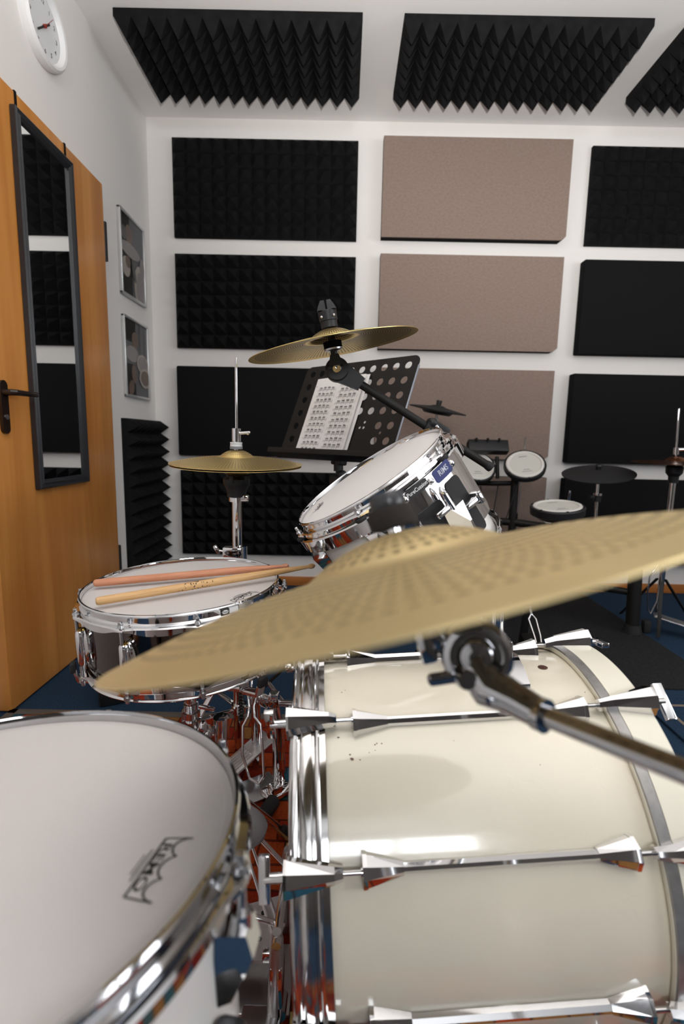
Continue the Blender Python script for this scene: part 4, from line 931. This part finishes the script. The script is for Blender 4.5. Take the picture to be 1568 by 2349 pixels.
# sheet music: two slightly curled sheets and printed staves
sh=thing('sheet_music','white sheet of printed drum exercises leaning on the black music stand','sheet music',MD)
def sheet(b,x0,x1,y0,y1,z,curl):
    n=14; loops=[]
    for i in range(n+1):
        t=i/n; x=x0+(x1-x0)*t; zz=z+curl*t**4
        loops.append([(x,y0,sg*zz),(x,y1+.004*math.sin(3*t),sg*(zz+.002)),(x,y1+.004*math.sin(3*t),sg*(zz+.0023)),(x,y0,sg*(zz+.0003))])
    b.loft(loops)
b=MB(); sheet(b,.092,.323,.0025,.2965,.0022,.002); b.build('back_sheet',PAPER,sh)
b=MB(); sheet(b,.083,.312,.0015,.2945,.0052,.006); sh2=b.build('front_sheet',PAPER,sh)
rnd=random.Random(11); b=MB()
def mark(x0,y0,x1,y1):
    zf=lambda x: sg*(.0052+.006*max(0,(x-.083)/.229)**4+.0026)
    z0=zf((x0+x1)/2); yy=lambda y:(y-.0015)/.293*.002
    b.add([(x0,y0,z0+sg*yy(y0)),(x1,y0,z0+sg*yy(y0)),(x1,y1,z0+sg*yy(y1)),(x0,y1,z0+sg*yy(y1))],[(0,1,2,3)])
for col,(xa,xb,sh_y,n) in enumerate(((.108,.185,0,12),(.212,.296,0.0,13))):
    for i in range(n):
        y=.2600-.0225*i-(.006 if col==0 else -.008)
        if y<.013: continue
        mark(xa-.004,y-.0058,xb+.004,y-.0053)                        # staff line
        for k in range(4):
            x=xa+(xb-xa)*(k+.16)/4; w=(xb-xa)/4*.60
            mark(x,y+.0022,x+w,y+.0040); mark(x,y+.0052 if (i+k)%3 else y+.0030,x+w*(.6 if (i*k)%4==1 else 1),y+.0066 if (i+k)%3 else y+.0042)      # beams
            for q in range(4): mark(x+w*q/3-.0003,y-.0035,x+w*q/3+.0004,y+.0045); mark(x+w*q/3-.0009,y-.0044,x+w*q/3+.0008,y-.0030)
            mark(x+.0005,y-.0098,x+.0010,y-.0058); mark(x-.0004,y-.0108,x+.0012,y-.0094)
        mark(xb+.0035,y-.0105,xb+.0041,y+.002); mark(xa-.0045,y-.0105,xa-.0039,y-.002)
mark(.090,.262,.093,.265)
b.build('printed_notes',INK,sh2,sharp=180)

# ------------------------------------------------------------------ electronic kit at the back right
def pad(label,c,n,r,cat='drum pad',hd=.045,group='mesh pads of the electronic drum kit'):
    c=Vector(c); n=Vector(n).normalized(); M=frame(c-n*hd,(1,0,0),n); t=thing('drum_pad',label,cat,M,group)
    b=MB(); b.lathe([(0,0),(r*.80,0),(r*1.06,.018),(r*1.14,.022),(r*1.15,hd-.004),(r*1.12,hd+.001),(r*1.03,hd+.002),(r*1.02,hd-.006),(0,hd-.008)],64); b.build('shell',BLACKP,t)
    b=MB(); b.lathe([(r*.86,hd-.006),(r*.86,hd+.003),(r*.90,hd+.006),(r*1.0,hd+.005),(r*1.03,hd+.001),(r*1.03,hd-.006)],64,closed=True); b.build('rim',WRIM,t)
    hd_=MB().disc(r*.88,hd+.001,64).build('mesh_head',MESH,t)
    b=MB(); b.box((0,r*.60,hd+.0014),(r*.44,r*.06,.0004)); b.box((0,-r*.42,hd+.0014),(r*.34,r*.05,.0004)); b.box((0,-r*.56,hd+.0014),(r*.54,r*.035,.0004)); b.build('printed_marks',mat('grey_print',(.30,.30,.28),.6),hd_)
    for k in range(6):
        a=R(30+60*k); MB().box((r*1.07*math.cos(a),r*1.07*math.sin(a),hd),(r*.10,r*.10,.010),Matrix.Rotation(a,3,'Z'),bev=.002).build('rim_clip',BLACKP,t)
    return t
pad('round electronic tom pad with white rim, right of the pair below the module',(.921,2.555,.781),(-.193,-.657,.729),.090)
pad('round electronic tom pad with white rim, partly hidden by the boom arm end',(.705,2.655,.762),(.024,-.757,.653),.088)
pad('electronic snare pad with white rim, lying flat, left of the chrome pad post',(.953,2.207,.614),(-.089,-.125,.988),.100,hd=.055)
def pad_cymbal(label,c,n,r):
    c=Vector(c); n=Vector(n).normalized(); M=frame(c,(1,0,0),n); t=thing('pad_cymbal',label,'cymbal pad',M,'black rubber pad cymbals')
    MB().lathe([(0,.020),(r*.16,.020),(r*.28,.013),(r*.9,.002),(r,-.001),(r*.99,-.006),(r*.6,-.010),(0,-.010)],64).build('rubber_top',RUBBER,t)
    b=MB(); b.cyl((0,0,.020),(0,0,.040),.013,seg=24); b.cyl((0,0,.038),(0,0,.046),.016,.012,seg=24); b.build('wing_nut',BLACKP,t)
    MB().lathe([(0,-.010),(r*.55,-.010),(r*.45,-.024),(0,-.026)],40).build('sensor_housing',BLACKP,t); return t
pad_cymbal('black pad cymbal tilted edge-on against the beige panel, beside the music stand',(.474,2.60,1.048),(.16,-.10,.97),.146)
pad_cymbal('round flat black pad cymbal on chrome post, below the large black panel',(1.247,2.458,.748),(-.122,-.183,.975),.165)
md=thing('sound_module','black drum sound module box above the electronic tom pads','sound module',(.76,2.66,.80))
b=MB(); b.box((.765,2.690,.862),(.215,.050,.070),Matrix.Rotation(R(-30),3,'X'),bev=.008); b.build('housing',BLACKP,md,world=True)
b=MB()
for i in range(3): b.cyl((.70+.06*i,2.677,.895),(.70+.06*i,2.673,.909),.007,seg=14)
b.build('knobs',BLACKP,md,world=True)
rk=thing('drum_rack','black tubular rack of the electronic drum kit with chrome pad arms','rack',(.90,2.58,.008))
def rt(name,pts,r,m=BLACKM): return MB().tube(pts,r,20).build(name,m,rk,world=True)
rt('post',[(.895,2.60,.010),(.892,2.60,.705)],.020); rt('post',[(1.385,2.276,.012),(1.372,2.300,.56)],.030)
b=MB(); b.cyl((1.386,2.275,.009),(1.385,2.276,.05),.040,.034,seg=24); b.build('rubber_foot',RUBBER,rk,world=True)
b=MB(); b.cyl((.895,2.60,.009),(.895,2.60,.04),.030,.026,seg=24); b.build('rubber_foot',RUBBER,rk,world=True)
rt('cross_bar',[(.52,2.66,.47),(.70,2.67,.475),(.90,2.60,.475),(1.20,2.45,.455),(1.372,2.300,.44)],.020)
rt('pad_arm',[(.895,2.605,.68),(.80,2.655,.672),(.705,2.705,.668)],.013,BLACKM)
rt('lower_bar',[(.895,2.60,.17),(1.12,2.46,.20),(1.378,2.290,.20)],.016)
rt('pad_arm',[(.945,2.685,.48),(.955,2.668,.918)],.0055,CHROME); rt('pad_arm',[(.705,2.760,.48),(.708,2.752,.906)],.0055,CHROME)
rt('pad_arm',[(1.06,2.53,.47),(1.065,2.36,.57),(1.066,2.345,.672)],.0055,CHROME)
rt('pad_arm',[(.9600,2.2165,.5420),(.964,2.25,.500),(1.03,2.53,.480)],.011,BLACKM)
rt('pad_arm',[(.9326,2.5944,.7373),(.905,2.605,.695)],.012,BLACKM); rt('pad_arm',[(.7036,2.7004,.7228),(.705,2.704,.670)],.012,BLACKM); rt('module_arm',[(.818,2.69,.812),(.818,2.655,.70)],.010,BLACKM)
rt('cymbal_arm',[(.470,2.603,1.0205),(.474,2.604,.98),(.500,2.63,.86),(.53,2.66,.48)],.007,STEEL)
rt('cymbal_arm',[(1.2510,2.4635,.7175),(1.250,2.455,.62),(1.255,2.450,.40),(1.26,2.44,.20)],.0075,CHROME)
b=MB(); b.cyl((1.2495,2.452,.610),(1.2505,2.452,.645),.017,seg=24); b.bar((1.215,2.455,.63),(1.25,2.455,.63),.02,.02,bev=.004); b.build('clamp',BLACKP,rk,world=True)
MB().cyl((1.2498,2.450,.640),(1.2502,2.450,.652),.0195,seg=24).build('clamp_ring',CHROME,rk,world=True)
rt('foot_bar',[(.70,2.40,.022),(.89,2.60,.035),(.96,2.75,.022)],.014)
cb=MB(); cb.tube([(.715,2.695,.655),(.73,2.64,.60),(.80,2.60,.46),(.83,2.58,.28),(.88,2.57,.12)],.004,10); cb.tube([(.82,2.645,.66),(.79,2.60,.52),(.76,2.58,.38),(.80,2.57,.20),(.89,2.57,.10)],.0035,10); cb.tube([(.905,2.58,.70),(.85,2.57,.50),(.80,2.58,.44),(.74,2.60,.50),(.735,2.67,.655)],.003,10); cb.build('cable_bundle',RUBBER,rk,world=True)
hc=thing('hi_hat_controller','small chrome wire pedal on the dark mat just behind the bass drum hoop','pedal',(.80,1.93,.008))
b=MB(); b.box((.802,2.05,.213),(.016,.016,.016),Matrix.Rotation(R(30),3,'Z'),bev=.002); b.tube([(.800,2.045,.206),(.793,2.005,.184),(.781,1.995,.167),(.790,1.945,.115),(.800,1.88,.035)],.0032,12); b.tube([(.804,2.045,.206),(.797,2.005,.184),(.812,1.995,.167),(.815,1.945,.115),(.808,1.88,.035)],.0032,12); b.build('pull_link',CHROME,hc,world=True)
b=MB(); b.bar((.80,2.06,.205),(.80,2.10,.012),.03,.02,bev=.003); b.bar((.80,2.10,.017),(.80,1.82,.017),.07,.016,bev=.003); b.build('base_frame',BLACKM,hc,world=True)
MB().bar((.80,2.03,.09),(.80,1.80,.035),.065,.008,bev=.003).build('footboard',BLACKM,hc,world=True)
# hi-hat stand with brown cymbals
h2=thing('hi_hat_stand','chrome hi-hat stand with brown cymbals at the right edge, behind the electronic pads','stand',(1.525,2.32,0))
MB().cyl((1.520,2.31,.80),(1.509,2.312,1.056),.0048,seg=14).build('pull_rod',CHROME,h2,world=True)
b=MB(); b.cyl((1.517,2.31,.850),(1.516,2.31,.882),.012,seg=20); b.cyl((1.52,2.31,.872),(1.548,2.31,.874),.008,seg=14); b.build('clutch',CHROME,h2,world=True)
b=MB(); b.lathe([(0,.80),(.030,.80),(.036,.790),(.034,.765),(.022,.750),(.020,.720),(0,.718)],32,Matrix.Translation((1.519,2.31,0))); b.build('cymbal_seat',BLACKP,h2,world=True)
MB().cyl((1.519,2.31,.10),(1.518,2.31,.73),.013,seg=20).build('tube',CHROME,h2,world=True)
b=MB(); b.tube([(1.500,2.310,.36),(1.480,2.305,.315),(1.455,2.30,.28),(1.452,2.298,.20),(1.462,2.296,.115),(1.475,2.295,.095),(1.500,2.295,.16),(1.510,2.30,.27),(1.500,2.31,.33)],.0035,12); b.build('pull_link',CHROME,h2,world=True)
b=MB(); b.bar((1.495,2.30,.09),(1.75,2.16,.035),.07,.008,bev=.003); b.build('footboard',ALU,h2,world=True)
for ax,ay in ((-.05,.22),(.22,.05),(-.05,-.10)): MB().bar((1.518+ax*.1,2.31+ay*.1,.26),(1.518+ax,2.31+ay,.012),.016,.006,bev=.001).build('leg',BLACKM,h2,world=True)
b=MB(); b.box((1.462,2.298,.035),(.036,.036,.06),bev=.008); b.build('rubber_foot',RUBBER,h2,world=True)
cymbal('hi_hat_cymbal','brown bronze hi-hat cymbal at the right edge of the picture',V(1.520,2.31,.812),V(0,-.02,1),.178,.05,.022,.010,1.5,BROWNC,hole=.0105)

# ------------------------------------------------------------------ camera and light
cam=bpy.data.cameras.new('camera'); co=bpy.data.objects.new('camera',cam); COL.objects.link(co); S.camera=co
p,y,rr=.1456,-.0004,.0203
fwd=V(math.sin(y)*math.cos(p),math.cos(y)*math.cos(p),-math.sin(p)); r0_=V(math.cos(y),-math.sin(y),0); u0_=r0_.cross(fwd)
rt_=r0_*math.cos(rr)+u0_*math.sin(rr); up_=u0_*math.cos(rr)-r0_*math.sin(rr)
Mc_=Matrix((rt_,up_,-fwd)).transposed().to_4x4(); Mc_.translation=V(0,0,.892); co.matrix_world=Mc_
cam.sensor_fit='VERTICAL'; cam.sensor_height=36; cam.sensor_width=24; cam.lens=36*1150.4/2349; cam.clip_start=.01
cam.dof.use_dof=True; cam.dof.focus_distance=1.02; cam.dof.aperture_fstop=4.0

# the photographer's flash, bounced off the ceiling
fl=bpy.data.lights.new('bounced_flash','SPOT'); fl.energy=430; fl.color=(1.0,.965,.93); fl.spot_size=R(140); fl.spot_blend=.7; fl.shadow_soft_size=.05
fo=bpy.data.objects.new('bounced_flash',fl); COL.objects.link(fo); fo.location=(.10,-.10,1.10); fo.rotation_euler=V(.40,.42,1).to_track_quat('-Z','Y').to_euler()
wd=bpy.data.worlds.new('world'); S.world=wd; wd.use_nodes=True; wd.node_tree.nodes['Background'].inputs[0].default_value=(.55,.62,.7,1); wd.node_tree.nodes['Background'].inputs[1].default_value=.0
S.view_settings.view_transform='Standard'; S.view_settings.look='None'; S.view_settings.exposure=-.50; S.view_settings.gamma=1.0; S.view_settings.use_curve_mapping=False
S.cycles.use_denoising=True; S.cycles.max_bounces=10; S.cycles.diffuse_bounces=6; S.cycles.glossy_bounces=6; S.cycles.sample_clamp_indirect=6; S.cycles.caustics_reflective=False; S.cycles.caustics_refractive=False
